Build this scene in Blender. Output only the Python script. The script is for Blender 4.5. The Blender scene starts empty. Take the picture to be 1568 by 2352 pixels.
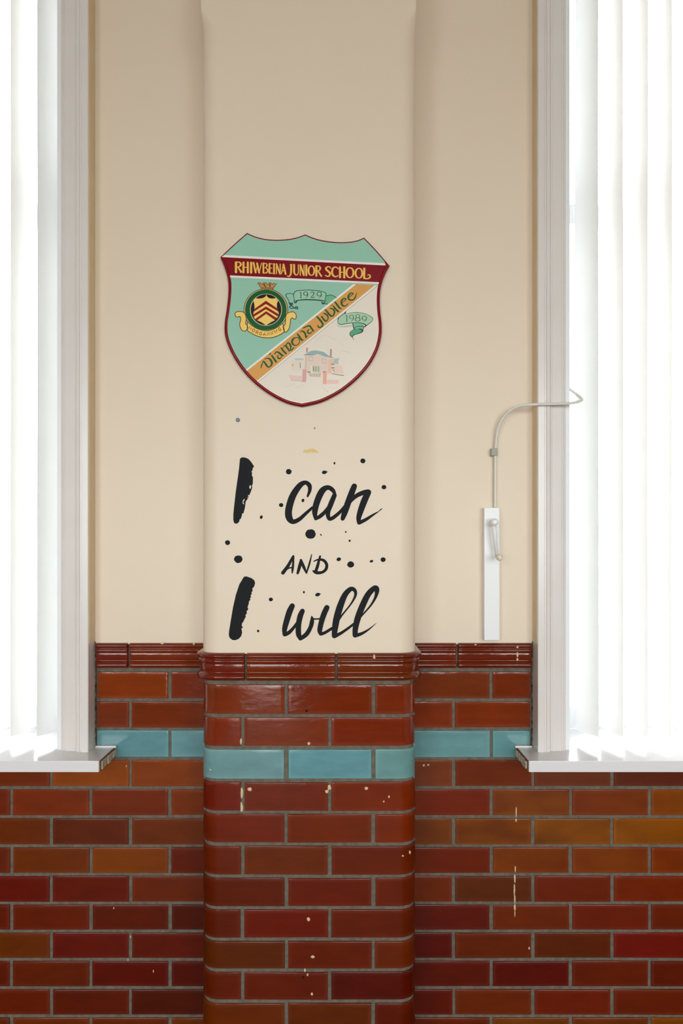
import bpy, bmesh, math, random
from mathutils import Vector, Matrix
from mathutils.geometry import tessellate_polygon

random.seed(7)
C = bpy.context.scene.collection
sc = bpy.context.scene

# ------------------------------------------------------------------ camera, sky, exposure
CAM_D = 2.211          # camera to tiled wall plane (m)
CAM_Z = 1.62           # lens height above the floor
FPX = 1778.0           # focal length for a 1568 x 2352 frame
CX, HZ = 784.0, 1246.0 # principal column, horizon row
cam = bpy.data.cameras.new('camera')
cam.sensor_fit = 'AUTO'; cam.sensor_width = 36.0
cam.lens = 36.0 * FPX / 2352.0
cam.shift_y = (HZ - 1176.0) / 2352.0
cam.clip_start = 0.02
co = bpy.data.objects.new('camera', cam); C.objects.link(co)
co.location = (0, -CAM_D, CAM_Z); co.rotation_euler = (math.radians(90), 0, 0)
sc.camera = co

SKY = 13.0
world = bpy.data.worlds.new('overcast_sky'); sc.world = world
world.use_nodes = True
bg = world.node_tree.nodes['Background']
bg.inputs[0].default_value = (0.94, 0.97, 1.0, 1); bg.inputs[1].default_value = SKY

sc.view_settings.view_transform = 'Standard'
sc.view_settings.look = 'None'
sc.view_settings.gamma = 1.0
sc.view_settings.use_curve_mapping = False
sc.view_settings.exposure = 0.0
sc.cycles.use_denoising = True

def portal(name, loc, w, h, facing):
    l = bpy.data.lights.new(name, 'AREA'); l.shape = 'RECTANGLE'; l.size = w; l.size_y = h
    l.cycles.is_portal = True
    o = bpy.data.objects.new(name, l); C.objects.link(o); o.location = loc
    o.rotation_euler = (math.radians(-90 if facing > 0 else 90), 0, 0)   # emit towards -y (facing<0) or +y
    if facing > 0: o.rotation_euler = (math.radians(90), 0, 0)
    else: o.rotation_euler = (math.radians(-90), 0, 0)
    return o

# ------------------------------------------------------------------ key measures
S_W = FPX / CAM_D
PIL_Y = -0.202                       # front of the pilaster
XL, XR, RC = -0.366, 0.195, 0.046    # pilaster edges and corner radius
WINL, WINR = -0.7872, 0.6292           # window openings
WINL2, WINR2 = -1.98, 1.83
OUTL, OUTR = -0.7035, 0.5455         # outer edges of the architraves
SILL_Z = CAM_Z - 0.583
WIN_TOP = 3.45
CEIL = 3.95
ROOM_X0, ROOM_X1, ROOM_Y = -3.6, 3.4, -6.4
CAP0, CAP1 = CAM_Z - 0.286, CAM_Z - 0.3595
JOINT = [0.3645, 0.450, 0.533, 0.618, 0.701, 0.784, 0.867, 0.949, 1.031, 1.111, 1.192, 1.273, 1.354, 1.436, 1.518, 1.60]
REAR = [(-3.2, -1.75), (-0.15, 1.3), (1.6, 3.05)]
DOOR = (-1.45, -0.45, 2.5)  # unseen glazed door, added for a bright reflection in the upper bricks
REAR_Z = (1.0, 3.3)

def P(px, py, y):
    """a measured picture point on the plane y, as (x, z)"""
    s = FPX / (CAM_D + y)
    return ((px - CX) / s, CAM_Z - (py - HZ) / s)

# ------------------------------------------------------------------ materials
def lin(c):
    out = []
    for v in c[:3]:
        v = v / 255.0
        out.append(v / 12.92 if v <= 0.04045 else ((v + 0.055) / 1.055) ** 2.4)
    return tuple(out) + (1.0,)

def mat(name, col, rough=0.5, spec=0.5, bump=None, vary=None, coat=0.0):
    m = bpy.data.materials.new(name); m.use_nodes = True
    nt = m.node_tree; b = nt.nodes['Principled BSDF']
    b.inputs['Base Color'].default_value = lin(col)
    b.inputs['Roughness'].default_value = rough
    b.inputs['Specular IOR Level'].default_value = spec
    b.inputs['Coat Weight'].default_value = coat
    tc = nt.nodes.new('ShaderNodeTexCoord')
    if vary:
        sc_, amt, col2 = vary
        n = nt.nodes.new('ShaderNodeTexNoise'); n.inputs['Scale'].default_value = sc_; n.inputs['Detail'].default_value = 5
        nt.links.new(tc.outputs['Object'], n.inputs['Vector'])
        r = nt.nodes.new('ShaderNodeMapRange'); r.inputs[1].default_value = 0.35; r.inputs[2].default_value = 0.7
        r.inputs[3].default_value = 0; r.inputs[4].default_value = amt
        nt.links.new(n.outputs['Fac'], r.inputs[0])
        mx = nt.nodes.new('ShaderNodeMix'); mx.data_type = 'RGBA'
        mx.inputs[6].default_value = lin(col); mx.inputs[7].default_value = lin(col2)
        nt.links.new(r.outputs[0], mx.inputs[0]); nt.links.new(mx.outputs[2], b.inputs['Base Color'])
    if bump:
        prev = None
        for (bs, st, dist) in bump:
            n = nt.nodes.new('ShaderNodeTexNoise'); n.inputs['Scale'].default_value = bs; n.inputs['Detail'].default_value = 3
            nt.links.new(tc.outputs['Object'], n.inputs['Vector'])
            bp = nt.nodes.new('ShaderNodeBump'); bp.inputs['Strength'].default_value = st; bp.inputs['Distance'].default_value = dist
            nt.links.new(n.outputs['Fac'], bp.inputs['Height'])
            if prev: nt.links.new(prev.outputs[0], bp.inputs['Normal'])
            prev = bp
        nt.links.new(prev.outputs[0], b.inputs['Normal'])
    return m

M = {}
M['cream'] = mat('cream_plaster_paint', (233, 215, 194), 0.42, 0.35, bump=[(9, 0.25, 0.006), (160, 0.12, 0.0012)], vary=(2.2, 0.35, (227, 208, 187)))
M['grout'] = mat('grey_mortar', (118, 110, 98), 0.95, 0.2, bump=[(350, 0.8, 0.002)], vary=(70, 0.7, (88, 80, 68)))
M['gloss_white'] = mat('white_gloss_paint', (228, 221, 218), 0.25, 0.5, bump=[(60, 0.1, 0.001)], vary=(9, 0.4, (220, 211, 206)))
M['sill_white'] = mat('white_sill_board', (232, 229, 233), 0.22, 0.5, bump=[(40, 0.05, 0.001)])
M['trim_edge'] = mat('cream_overpaint_on_trim', (224, 202, 164), 0.5, 0.3, vary=(14, 0.6, (230, 214, 188)))
M['raw_end'] = mat('worn_board_end', (222, 214, 200), 0.7, 0.3, vary=(60, 0.7, (176, 152, 120)), bump=[(120, 0.5, 0.002)])
M['raw_edge'] = mat('bare_brown_board_edge', (126, 92, 58), 0.8, 0.2)
M['dark_gap'] = mat('dark_mottled_gap', (52, 44, 36), 0.95, 0.1, vary=(60, 0.8, (150, 135, 112)), bump=[(200, 0.8, 0.002)])
M['plastic'] = mat('white_plastic', (238, 238, 239), 0.35, 0.5)
M['plastic_warm'] = mat('ivory_plastic', (236, 226, 204), 0.35, 0.5)
M['steel_grey'] = mat('grey_painted_metal', (224, 221, 212), 0.4, 0.5)
M['clip_grey'] = mat('grey_clip', (170, 168, 152), 0.5, 0.4)
M['vinyl'] = mat('black_vinyl', (27, 28, 31), 0.6, 0.12)
M['grey_dot'] = mat('grey_filler', (140, 142, 146), 0.6, 0.3)
M['yellow_paint'] = mat('old_yellow_paint', (232, 196, 118), 0.6, 0.3, vary=(300, 0.6, (226, 205, 160)))
M['spot'] = mat('pale_paint_spot', (218, 192, 158), 0.6, 0.3)
M['hole'] = mat('dark_hole', (30, 24, 22), 0.9, 0.1)
M['frame_white'] = mat('window_frame_paint', (236, 238, 240), 0.4, 0.5)
M['floor'] = mat('dark_wood_block_floor', (104, 68, 42), 0.6, 0.25, vary=(3, 0.6, (82, 52, 32)))
M['ceiling'] = mat('ceiling_paint', (196, 186, 172), 0.8, 0.2)
M['room'] = mat('room_paint', (214, 200, 180), 0.7, 0.2)
M['outside'] = mat('pale_paving', (150, 148, 142), 0.9, 0.2, vary=(2, 0.5, (120, 118, 112)))

def glass():
    m = bpy.data.materials.new('window_glass'); m.use_nodes = True
    nt = m.node_tree; nt.nodes.remove(nt.nodes['Principled BSDF'])
    t = nt.nodes.new('ShaderNodeBsdfTransparent'); t.inputs[0].default_value = (0.95, 0.97, 0.96, 1)
    g = nt.nodes.new('ShaderNodeBsdfGlossy'); g.inputs['Roughness'].default_value = 0.02
    f = nt.nodes.new('ShaderNodeFresnel'); f.inputs[0].default_value = 1.3
    x = nt.nodes.new('ShaderNodeMixShader')
    nt.links.new(f.outputs[0], x.inputs[0]); nt.links.new(t.outputs[0], x.inputs[1]); nt.links.new(g.outputs[0], x.inputs[2])
    nt.links.new(x.outputs[0], nt.nodes['Material Output'].inputs[0])
    return m
M['glass'] = glass()

def slat_fabric():
    m = bpy.data.materials.new('blind_fabric'); m.use_nodes = True
    nt = m.node_tree; nt.nodes.remove(nt.nodes['Principled BSDF'])
    d = nt.nodes.new('ShaderNodeBsdfDiffuse'); d.inputs[0].default_value = lin((246, 244, 242))
    t = nt.nodes.new('ShaderNodeBsdfTranslucent'); t.inputs[0].default_value = lin((250, 249, 248))
    x = nt.nodes.new('ShaderNodeMixShader'); x.inputs[0].default_value = 0.225
    nt.links.new(d.outputs[0], x.inputs[1]); nt.links.new(t.outputs[0], x.inputs[2])
    nt.links.new(x.outputs[0], nt.nodes['Material Output'].inputs[0])
    return m
M['fabric'] = slat_fabric()

def glaze():
    """glazed brick: colour from the object, amber streaks by its alpha, thinner paler glaze at the arris"""
    m = bpy.data.materials.new('coloured_glaze'); m.use_nodes = True
    nt = m.node_tree; b = nt.nodes['Principled BSDF']; L = nt.links.new
    oi = nt.nodes.new('ShaderNodeObjectInfo'); tc = nt.nodes.new('ShaderNodeTexCoord')
    off = nt.nodes.new('ShaderNodeVectorMath'); off.operation = 'MULTIPLY_ADD'
    off.inputs[1].default_value = (1, 1, 2.6)
    cmb = nt.nodes.new('ShaderNodeCombineXYZ')
    ml = nt.nodes.new('ShaderNodeMath'); ml.operation = 'MULTIPLY'; ml.inputs[1].default_value = 37.0
    L(oi.outputs['Random'], ml.inputs[0]); L(ml.outputs[0], cmb.inputs[0]); L(ml.outputs[0], cmb.inputs[2])
    L(tc.outputs['Object'], off.inputs[0]); L(cmb.outputs[0], off.inputs[2])
    n = nt.nodes.new('ShaderNodeTexNoise'); n.inputs['Scale'].default_value = 6; n.inputs['Detail'].default_value = 1.5
    L(off.outputs[0], n.inputs['Vector'])
    r = nt.nodes.new('ShaderNodeMapRange'); r.inputs[1].default_value = 0.36; r.inputs[2].default_value = 0.62
    L(n.outputs['Fac'], r.inputs[0])
    am = nt.nodes.new('ShaderNodeMath'); am.operation = 'MULTIPLY'
    inv = nt.nodes.new('ShaderNodeMath'); inv.operation = 'SUBTRACT'; inv.inputs[0].default_value = 1.0
    L(oi.outputs['Alpha'], inv.inputs[1]); L(inv.outputs[0], am.inputs[0]); L(r.outputs[0], am.inputs[1])
    # mottling of the base colour
    n2 = nt.nodes.new('ShaderNodeTexNoise'); n2.inputs['Scale'].default_value = 11; n2.inputs['Detail'].default_value = 4
    L(off.outputs[0], n2.inputs['Vector'])
    r2 = nt.nodes.new('ShaderNodeMapRange'); r2.inputs[1].default_value = 0.3; r2.inputs[2].default_value = 0.7
    r2.inputs[3].default_value = 0.88; r2.inputs[4].default_value = 1.12
    L(n2.outputs['Fac'], r2.inputs[0])
    mv = nt.nodes.new('ShaderNodeVectorMath'); mv.operation = 'SCALE'
    L(oi.outputs['Color'], mv.inputs[0]); L(r2.outputs[0], mv.inputs['Scale'])
    mx = nt.nodes.new('ShaderNodeMix'); mx.data_type = 'RGBA'
    mx.inputs[7].default_value = lin((146, 78, 2))
    L(am.outputs[0], mx.inputs[0]); L(mv.outputs[0], mx.inputs[6])
    at = nt.nodes.new('ShaderNodeAttribute'); at.attribute_name = 'arris'
    pw = nt.nodes.new('ShaderNodeMath'); pw.operation = 'MULTIPLY'; pw.inputs[1].default_value = 0.42
    L(at.outputs['Fac'], pw.inputs[0])
    br = nt.nodes.new('ShaderNodeVectorMath'); br.operation = 'MULTIPLY_ADD'
    br.inputs[1].default_value = (1.35, 1.3, 1.25); br.inputs[2].default_value = (0.02, 0.02, 0.02)
    L(mx.outputs[2], br.inputs[0])
    m2 = nt.nodes.new('ShaderNodeMix'); m2.data_type = 'RGBA'
    L(pw.outputs[0], m2.inputs[0]); L(mx.outputs[2], m2.inputs[6]); L(br.outputs[0], m2.inputs[7])
    L(m2.outputs[2], b.inputs['Base Color'])
    b.inputs['Roughness'].default_value = 0.09
    b.inputs['Specular IOR Level'].default_value = 0.5
    prev = None
    for (s, st, ds) in ((24, 0.16, 0.003), (170, 0.10, 0.0009)):
        nb = nt.nodes.new('ShaderNodeTexNoise'); nb.inputs['Scale'].default_value = s; nb.inputs['Detail'].default_value = 1.5
        L(off.outputs[0], nb.inputs['Vector'])
        bp = nt.nodes.new('ShaderNodeBump'); bp.inputs['Strength'].default_value = st; bp.inputs['Distance'].default_value = ds
        L(nb.outputs['Fac'], bp.inputs['Height'])
        if prev: L(prev.outputs[0], bp.inputs['Normal'])
        prev = bp
    L(prev.outputs[0], b.inputs['Normal'])
    return m
M['glaze'] = glaze()

_flat = {}
def flat(col, rough=0.3):
    k = (tuple(col), rough)
    if k not in _flat: _flat[k] = mat('enamel_%d_%d_%d' % tuple(col), col, rough, 0.35)
    return _flat[k]

# ------------------------------------------------------------------ object helpers
def link(name, me, material, parent=None, smooth=False, recentre=True):
    if smooth:
        for p in me.polygons: p.use_smooth = True
    me.name = name
    if material is not None and not me.materials: me.materials.append(material)
    o = bpy.data.objects.new(name, me); C.objects.link(o)
    if recentre and len(me.vertices):
        xs = [v.co for v in me.vertices]
        c = Vector([(min(v[i] for v in xs) + max(v[i] for v in xs)) / 2 for i in range(3)])
        me.transform(Matrix.Translation(-c)); o.location = c
    if parent is not None:
        o.parent = parent
        o.location = o.location - world_loc(parent)
    return o

def world_loc(o):
    v = Vector((0, 0, 0))
    while o is not None:
        v = v + o.location; o = o.parent
    return v

def empty(name, loc):
    o = bpy.data.objects.new(name, None); C.objects.link(o); o.location = loc; o.empty_display_size = 0.05
    return o

def tag(o, label=None, cat=None, group=None, kind=None):
    if label: o['label'] = label
    if cat: o['category'] = cat
    if group: o['group'] = group
    if kind: o['kind'] = kind
    return o

def pydata(name, v, f):
    me = bpy.data.meshes.new(name); me.from_pydata(v, [], f); me.update()
    return me

class MB:
    def __init__(self): self.v = []; self.f = []
    def add(self, v, f):
        n = len(self.v); self.v += [tuple(q) for q in v]; self.f += [tuple(n + i for i in g) for g in f]; return self
    def box(self, x0, x1, y0, y1, z0, z1):
        return self.add([(x0,y0,z0),(x1,y0,z0),(x1,y1,z0),(x0,y1,z0),(x0,y0,z1),(x1,y0,z1),(x1,y1,z1),(x0,y1,z1)],
                        [(0,3,2,1),(4,5,6,7),(0,1,5,4),(1,2,6,5),(2,3,7,6),(3,0,4,7)])
    def tube(self, pts, r, seg=12, caps=True):
        pts = [Vector(p) for p in pts]; rings = []
        rr = r if isinstance(r, (list, tuple)) else [r] * len(pts)
        t0 = (pts[1] - pts[0]).normalized()
        up = Vector((0, 0, 1)) if abs(t0.z) < 0.9 else Vector((1, 0, 0))
        nx = t0.cross(up).normalized()
        for i, p in enumerate(pts):
            a = pts[max(i - 1, 0)]; b = pts[min(i + 1, len(pts) - 1)]
            t = (b - a).normalized()
            nx = (nx - t * nx.dot(t)).normalized(); ny = t.cross(nx)
            rings.append([p + (nx * math.cos(2 * math.pi * k / seg) + ny * math.sin(2 * math.pi * k / seg)) * rr[i] for k in range(seg)])
        v = [q for R in rings for q in R]; f = []
        for i in range(len(pts) - 1):
            for k in range(seg):
                f.append((i*seg+k, i*seg+(k+1)%seg, (i+1)*seg+(k+1)%seg, (i+1)*seg+k))
        if caps: f.append(tuple(range(seg))[::-1]); f.append(tuple((len(pts)-1)*seg + k for k in range(seg)))
        return self.add(v, f)
    def ball(self, c, r, seg=10, rings=7):
        rx, ry, rz = r if isinstance(r, (list, tuple)) else (r, r, r)
        v = [(c[0], c[1], c[2] + rz)]
        for i in range(1, rings):
            a = math.pi * i / rings
            for k in range(seg):
                b = 2 * math.pi * k / seg
                v.append((c[0] + rx*math.sin(a)*math.cos(b), c[1] + ry*math.sin(a)*math.sin(b), c[2] + rz*math.cos(a)))
        v.append((c[0], c[1], c[2] - rz)); f = []
        for k in range(seg): f.append((0, 1 + k, 1 + (k+1) % seg))
        for i in range(rings - 2):
            for k in range(seg):
                a = 1 + i*seg
                f.append((a + k, a + seg + k, a + seg + (k+1) % seg, a + (k+1) % seg))
        n = len(v) - 1; a = 1 + (rings-2)*seg
        for k in range(seg): f.append((n, a + (k+1) % seg, a + k))
        return self.add(v, f)
    def build(self, name, material, parent=None, smooth=False, bevel=0.0):
        me = pydata(name, self.v, self.f)
        if bevel:
            bm = bmesh.new(); bm.from_mesh(me)
            bmesh.ops.bevel(bm, geom=[e for e in bm.edges], offset=bevel, segments=2, affect='EDGES', profile=0.6)
            bm.to_mesh(me); bm.free()
        return link(name, me, material, parent, smooth)

def fix_normals(me):
    bm = bmesh.new(); bm.from_mesh(me); bmesh.ops.recalc_face_normals(bm, faces=bm.faces); bm.to_mesh(me); bm.free()

# flat drawn shapes lying on a plane that faces the room (towards -y)
def slab(name, loops, y, t, material, parent, smooth=False):
    """polygon with holes, loops of (x, z); front at y - t"""
    tri = tessellate_polygon([[Vector((p[0], p[1], 0)) for p in lp] for lp in loops])
    pts = [p for lp in loops for p in lp]; n = len(pts)
    v = [(p[0], y - t, p[1]) for p in pts] + [(p[0], y, p[1]) for p in pts]
    f = []
    for a, b, c in tri:
        A, B, D = pts[a], pts[b], pts[c]
        cr = (B[0]-A[0])*(D[1]-A[1]) - (B[1]-A[1])*(D[0]-A[0])
        f.append((a, b, c) if cr > 0 else (a, c, b))
    k = 0
    for lp in loops:
        m = len(lp)
        ar = sum(lp[i][0]*lp[(i+1) % m][1] - lp[(i+1) % m][0]*lp[i][1] for i in range(m))
        hole = (k > 0)
        for i in range(m):
            a, b = k + i, k + (i + 1) % m
            f.append((a, a + n, b + n, b) if (ar > 0) != hole else (a, b, b + n, a + n))
        k += m
    return link(name, pydata(name, v, f), material, parent)

def cat(pts, n=8):
    """Catmull-Rom through tuples"""
    if len(pts) < 3: return [tuple(p) for p in pts]
    out = []; q = [pts[0]] + list(pts) + [pts[-1]]
    for i in range(1, len(q) - 2):
        p0, p1, p2, p3 = q[i-1], q[i], q[i+1], q[i+2]
        for k in range(n):
            t = k / n
            out.append(tuple(0.5*((2*b) + (-a + c)*t + (2*a - 5*b + 4*c - d)*t*t + (-a + 3*b - 3*c + d)*t**3) for a, b, c, d in zip(p0, p1, p2, p3)))
    out.append(tuple(pts[-1])); return out

def stroke_geo(mb, pts, y, t, cap=True):
    """ribbon of changing width, pts of (x, z, width); front at y - t"""
    n = len(pts); v = []; f = []; yb = y
    for i in range(n):
        y = yb - i*3e-7
        a = pts[max(i-1, 0)]; b = pts[min(i+1, n-1)]
        dx, dz = b[0]-a[0], b[1]-a[1]; l = math.hypot(dx, dz) or 1e-9
        nx, nz = -dz/l, dx/l; w = max(pts[i][2], 1e-5)/2
        v += [(pts[i][0]+nx*w, y-t, pts[i][1]+nz*w), (pts[i][0]-nx*w, y-t, pts[i][1]-nz*w)]
    y = yb; k0 = len(v); v += [(p[0], y, p[2]) for p in v]
    for i in range(n-1):
        f.append((2*i, 2*i+1, 2*i+3, 2*i+2))
        f.append((2*i, 2*i+2, k0 + 2*i+2, k0 + 2*i)); f.append((2*i+1, k0 + 2*i+1, k0 + 2*i+3, 2*i+3))
    mb.add(v, f)
    if cap and math.hypot(pts[0][0]-pts[-1][0], pts[0][1]-pts[-1][1]) > 1e-6:
        for p in (pts[0], pts[-1]):
            m = 10; r = max(p[2], 1e-5)/2
            mb.add([(p[0]+r*math.cos(2*math.pi*k/m), yy, p[1]+r*math.sin(2*math.pi*k/m)) for yy in (y-t-2.2e-5, y) for k in range(m)], [tuple(range(m))] + [(k, k+m, (k+1) % m + m, (k+1) % m) for k in range(m)])

def strokes(name, lines, tr, y, t, material, parent, smooth=8, cap=True):
    """lines in picture-crop units (x, y, width); tr maps them to the plane. Solidified to a thin film"""
    mb = MB()
    for li, ln in enumerate(lines):
        pl = cat(ln, smooth) if smooth and len(ln) > 2 else ln
        pts = []
        for (x, yy, w) in pl:
            X, Z = tr(x, yy); pts.append((X, Z, w * tr.unit))
        stroke_geo(mb, pts, y, t + (li % 12)*5e-5, cap)
    me = pydata(name, mb.v, mb.f)
    return link(name, me, material, parent)

class TR:
    """crop coordinates to the plane y"""
    def __init__(self, ox, oy, k, y):
        self.ox, self.oy, self.k, self.y = ox, oy, k, y
        self.unit = (CAM_D + y) / FPX / k
    def __call__(self, x, y): return P(self.ox + x / self.k, self.oy + y / self.k, self.y)

def poly(tr, pts): return [tr(*p[:2]) for p in pts]
def ell(tr, cx, cy, rx, ry, n=28, rot=0.0, a0=0, a1=2*math.pi):
    c, s = math.cos(rot), math.sin(rot)
    out = []
    for k in range(n):
        a = a0 + (a1 - a0) * k / n; x, y = rx*math.cos(a), ry*math.sin(a)
        out.append(tr(cx + x*c - y*s, cy + x*s + y*c))
    return out

def clip(poly_, a, b, c):
    """keep a*x + b*z + c >= 0"""
    out = []; n = len(poly_)
    for i in range(n):
        p, q = poly_[i], poly_[(i+1) % n]
        dp, dq = a*p[0]+b*p[1]+c, a*q[0]+b*q[1]+c
        if dp >= 0: out.append(p)
        if (dp >= 0) != (dq >= 0):
            t = dp/(dp-dq); out.append((p[0]+(q[0]-p[0])*t, p[1]+(q[1]-p[1])*t))
    return out
def halfplane(p, q):
    """line through p and q, positive on its left"""
    a, b = -(q[1]-p[1]), (q[0]-p[0])
    return a, b, -(a*p[0]+b*p[1])

# ------------------------------------------------------------------ the room shell
def structure(o, label, cat_): return tag(o, label, cat_, kind='structure')

m = MB().box(ROOM_X0, ROOM_X1, ROOM_Y, 0.3, -0.12, 0.0); structure(m.build('floor', M['floor']), 'wooden floor of the school room', 'floor')
m = MB().box(ROOM_X0, ROOM_X1, ROOM_Y, 0.3, CEIL, CEIL + 0.1); structure(m.build('ceiling', M['ceiling']), 'pale ceiling above the windows', 'ceiling')
m = MB().box(ROOM_X0 - 0.15, ROOM_X0, ROOM_Y, 0.3, 0, CEIL); structure(m.build('wall_left', M['room']), 'plain side wall beyond the window with two slats in view', 'wall')
m = MB().box(ROOM_X1, ROOM_X1 + 0.15, ROOM_Y, 0.3, 0, CEIL); structure(m.build('wall_right', M['room']), 'plain side wall beyond the window with the winder', 'wall')
# rear wall behind the camera, with three tall windows
m = MB(); y0, y1 = ROOM_Y - 0.25, ROOM_Y
m.box(ROOM_X0, DOOR[0], y0, y1, 0, REAR_Z[0]); m.box(DOOR[1], ROOM_X1, y0, y1, 0, REAR_Z[0]); m.box(ROOM_X0, ROOM_X1, y0, y1, REAR_Z[1], CEIL)
edges = [ROOM_X0] + [v for r in REAR for v in r] + [ROOM_X1]
for i in range(0, len(edges), 2):
    if edges[i] < DOOR[0] < edges[i+1]:
        m.box(edges[i], DOOR[0], y0, y1, REAR_Z[0], REAR_Z[1]); m.box(DOOR[1], edges[i+1], y0, y1, REAR_Z[0], REAR_Z[1]); m.box(DOOR[0], DOOR[1], y0, y1, DOOR[2], REAR_Z[1])
    else: m.box(edges[i], edges[i+1], y0, y1, REAR_Z[0], REAR_Z[1])
structure(m.build('wall_rear', M['room']), 'plain wall behind the viewpoint with three tall windows', 'wall')
for i, (a, b) in enumerate(REAR):
    w = empty('window_%d' % (i + 3), ((a+b)/2, ROOM_Y - 0.12, REAR_Z[0]))
    structure(w, 'tall window in the rear wall, number %s from its corner' % ('one', 'two', 'three')[i], 'window')
    fr = MB(); yy0, yy1 = ROOM_Y - 0.15, ROOM_Y - 0.09
    for x in (a, b - 0.06, (a+b)/2 - 0.02): fr.box(x, x + (0.06 if x != (a+b)/2 - 0.02 else 0.04), yy0, yy1, *REAR_Z)
    for z in (REAR_Z[0], REAR_Z[1] - 0.06, 2.1): fr.box(a + 0.06, b - 0.06, yy0 + 0.005, yy1 - 0.005, z, z + 0.06)
    fr.build('window_frame', M['frame_white'], w)
    MB().box(a + 0.03, b - 0.03, ROOM_Y - 0.122, ROOM_Y - 0.118, REAR_Z[0] + 0.03, REAR_Z[1] - 0.03).build('pane', M['glass'], w)
    portal('daylight_opening', ((a+b)/2, ROOM_Y - 0.26, sum(REAR_Z)/2), b - a, REAR_Z[1]-REAR_Z[0], 1)

dr = empty('added_door_1', ((DOOR[0] + DOOR[1])/2, ROOM_Y - 0.12, 0)); structure(dr, 'unseen glazed door added in the rear wall for its reflection', 'door')
fr = MB(); yy0, yy1 = ROOM_Y - 0.15, ROOM_Y - 0.09
fr.box(DOOR[0], DOOR[0] + 0.08, yy0, yy1, 0, DOOR[2]); fr.box(DOOR[1] - 0.08, DOOR[1], yy0, yy1, 0, DOOR[2])
for z in (0.0, 1.05, DOOR[2] - 0.1): fr.box(DOOR[0] + 0.08, DOOR[1] - 0.08, yy0, yy1, z, z + 0.1)
fr.build('door_frame', M['frame_white'], dr)
MB().box(DOOR[0] + 0.07, DOOR[1] - 0.07, ROOM_Y - 0.122, ROOM_Y - 0.118, 0.09, DOOR[2] - 0.09).build('pane', M['glass'], dr)
portal('daylight_opening', ((DOOR[0] + DOOR[1])/2, ROOM_Y - 0.26, DOOR[2]/2), DOOR[1] - DOOR[0], DOOR[2], 1)

# ground outside
m = MB().box(-14, 14, 0.32, 16, -0.4, -0.3); structure(m.build('ground_outside', M['outside']), 'pale paved ground outside the windows', 'ground')
m = MB().box(-14, 14, -22, ROOM_Y - 0.27, -0.4, -0.3); structure(m.build('ground_rear', M['outside']), 'pale paved ground beyond the rear wall', 'ground')

# the tiled window wall: mortar body with the two openings
GY = 0.004
m = MB()
for (a, b, z0, z1) in ((ROOM_X0, ROOM_X1, 0, SILL_Z - 0.03), (ROOM_X0, WINL2, SILL_Z - 0.03, CEIL), (WINL, WINR, SILL_Z - 0.03, CEIL), (WINR2, ROOM_X1, SILL_Z - 0.03, CEIL),
                       (WINL2, WINL, WIN_TOP, CEIL), (WINR, WINR2, WIN_TOP, CEIL)):
    m.box(a, b, GY, 0.30, z0, z1)
wall = structure(m.build('wall_back', M['grout']), 'window wall with cream plaster over brown glazed bricks', 'wall')
def plaster(name, x0, x1, z0, z1, parent):
    return MB().box(x0, x1, -0.003, GY + 0.001, z0, z1).build(name, M['cream'], parent)
plaster('plaster', OUTL, XL + 0.02, CAP0 - 0.004, CEIL, wall); plaster('plaster', XR - 0.02, OUTR, CAP0 - 0.004, CEIL, wall)
plaster('plaster', ROOM_X0, WINL2 - 0.083, CAP0 - 0.004, CEIL, wall); plaster('plaster', WINR2 + 0.083, ROOM_X1, CAP0 - 0.004, CEIL, wall)
plaster('plaster', WINL2 - 0.083, OUTL, WIN_TOP + 0.083, CEIL, wall); plaster('plaster', OUTR, WINR2 + 0.083, WIN_TOP + 0.083, CEIL, wall)

# ------------------------------------------------------------------ pilaster
def pil_section(R, off=0.0, y_back=0.0):
    """plan of the pilaster, left wall joint to right wall joint"""
    pts = [(XL - off, y_back)]
    for k in range(9):
        a = math.pi + math.pi/2 * k/8
        pts.append((XL + R + (R+off)*math.cos(a), PIL_Y + R + (R+off)*math.sin(a)))
    for k in range(9):
        a = 1.5*math.pi + math.pi/2 * k/8
        pts.append((XR - R + (R+off)*math.cos(a), PIL_Y + R + (R+off)*math.sin(a)))
    pts.append((XR + off, y_back)); return pts
def prism_levels(name, levels, material, parent=None):
    v = []; f = []; n = len(levels[0][1])
    for z, pts in levels: v += [(p[0], p[1], z) for p in pts]
    for i in range(len(levels) - 1):
        for k in range(n): f.append((i*n + k, i*n + (k+1) % n, (i+1)*n + (k+1) % n, (i+1)*n + k))
    f.append(tuple(range(n))[::-1]); f.append(tuple((len(levels)-1)*n + k for k in range(n)))
    me = pydata(name, v, f); fix_normals(me)
    return link(name, me, material, parent)
pil = prism_levels('wall_pilaster', [(0.0, pil_section(RC, -0.004, 0.006)), (CAP0 - 0.006, pil_section(RC, -0.004, 0.006))], M['grout'])
structure(pil, 'rounded pilaster between the windows, cream above brown glazed bricks', 'pilaster')
zz = CAM_Z + 1.335; lev = [(CAP0 - 0.003, pil_section(RC)), (zz, pil_section(RC))]
for k in range(1, 7): lev.append((zz + 0.055*k/6, pil_section(RC + (0.004 - RC) * (0.5 - 0.5*math.cos(math.pi*k/6)))))
lev.append((CEIL, pil_section(0.004)))
pp = prism_levels('plaster', lev, M['cream'], pil)
for p in pp.data.polygons: p.use_smooth = abs(p.normal.z) < 0.9
pp.data.set_sharp_from_angle(angle=math.radians(40))

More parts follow.
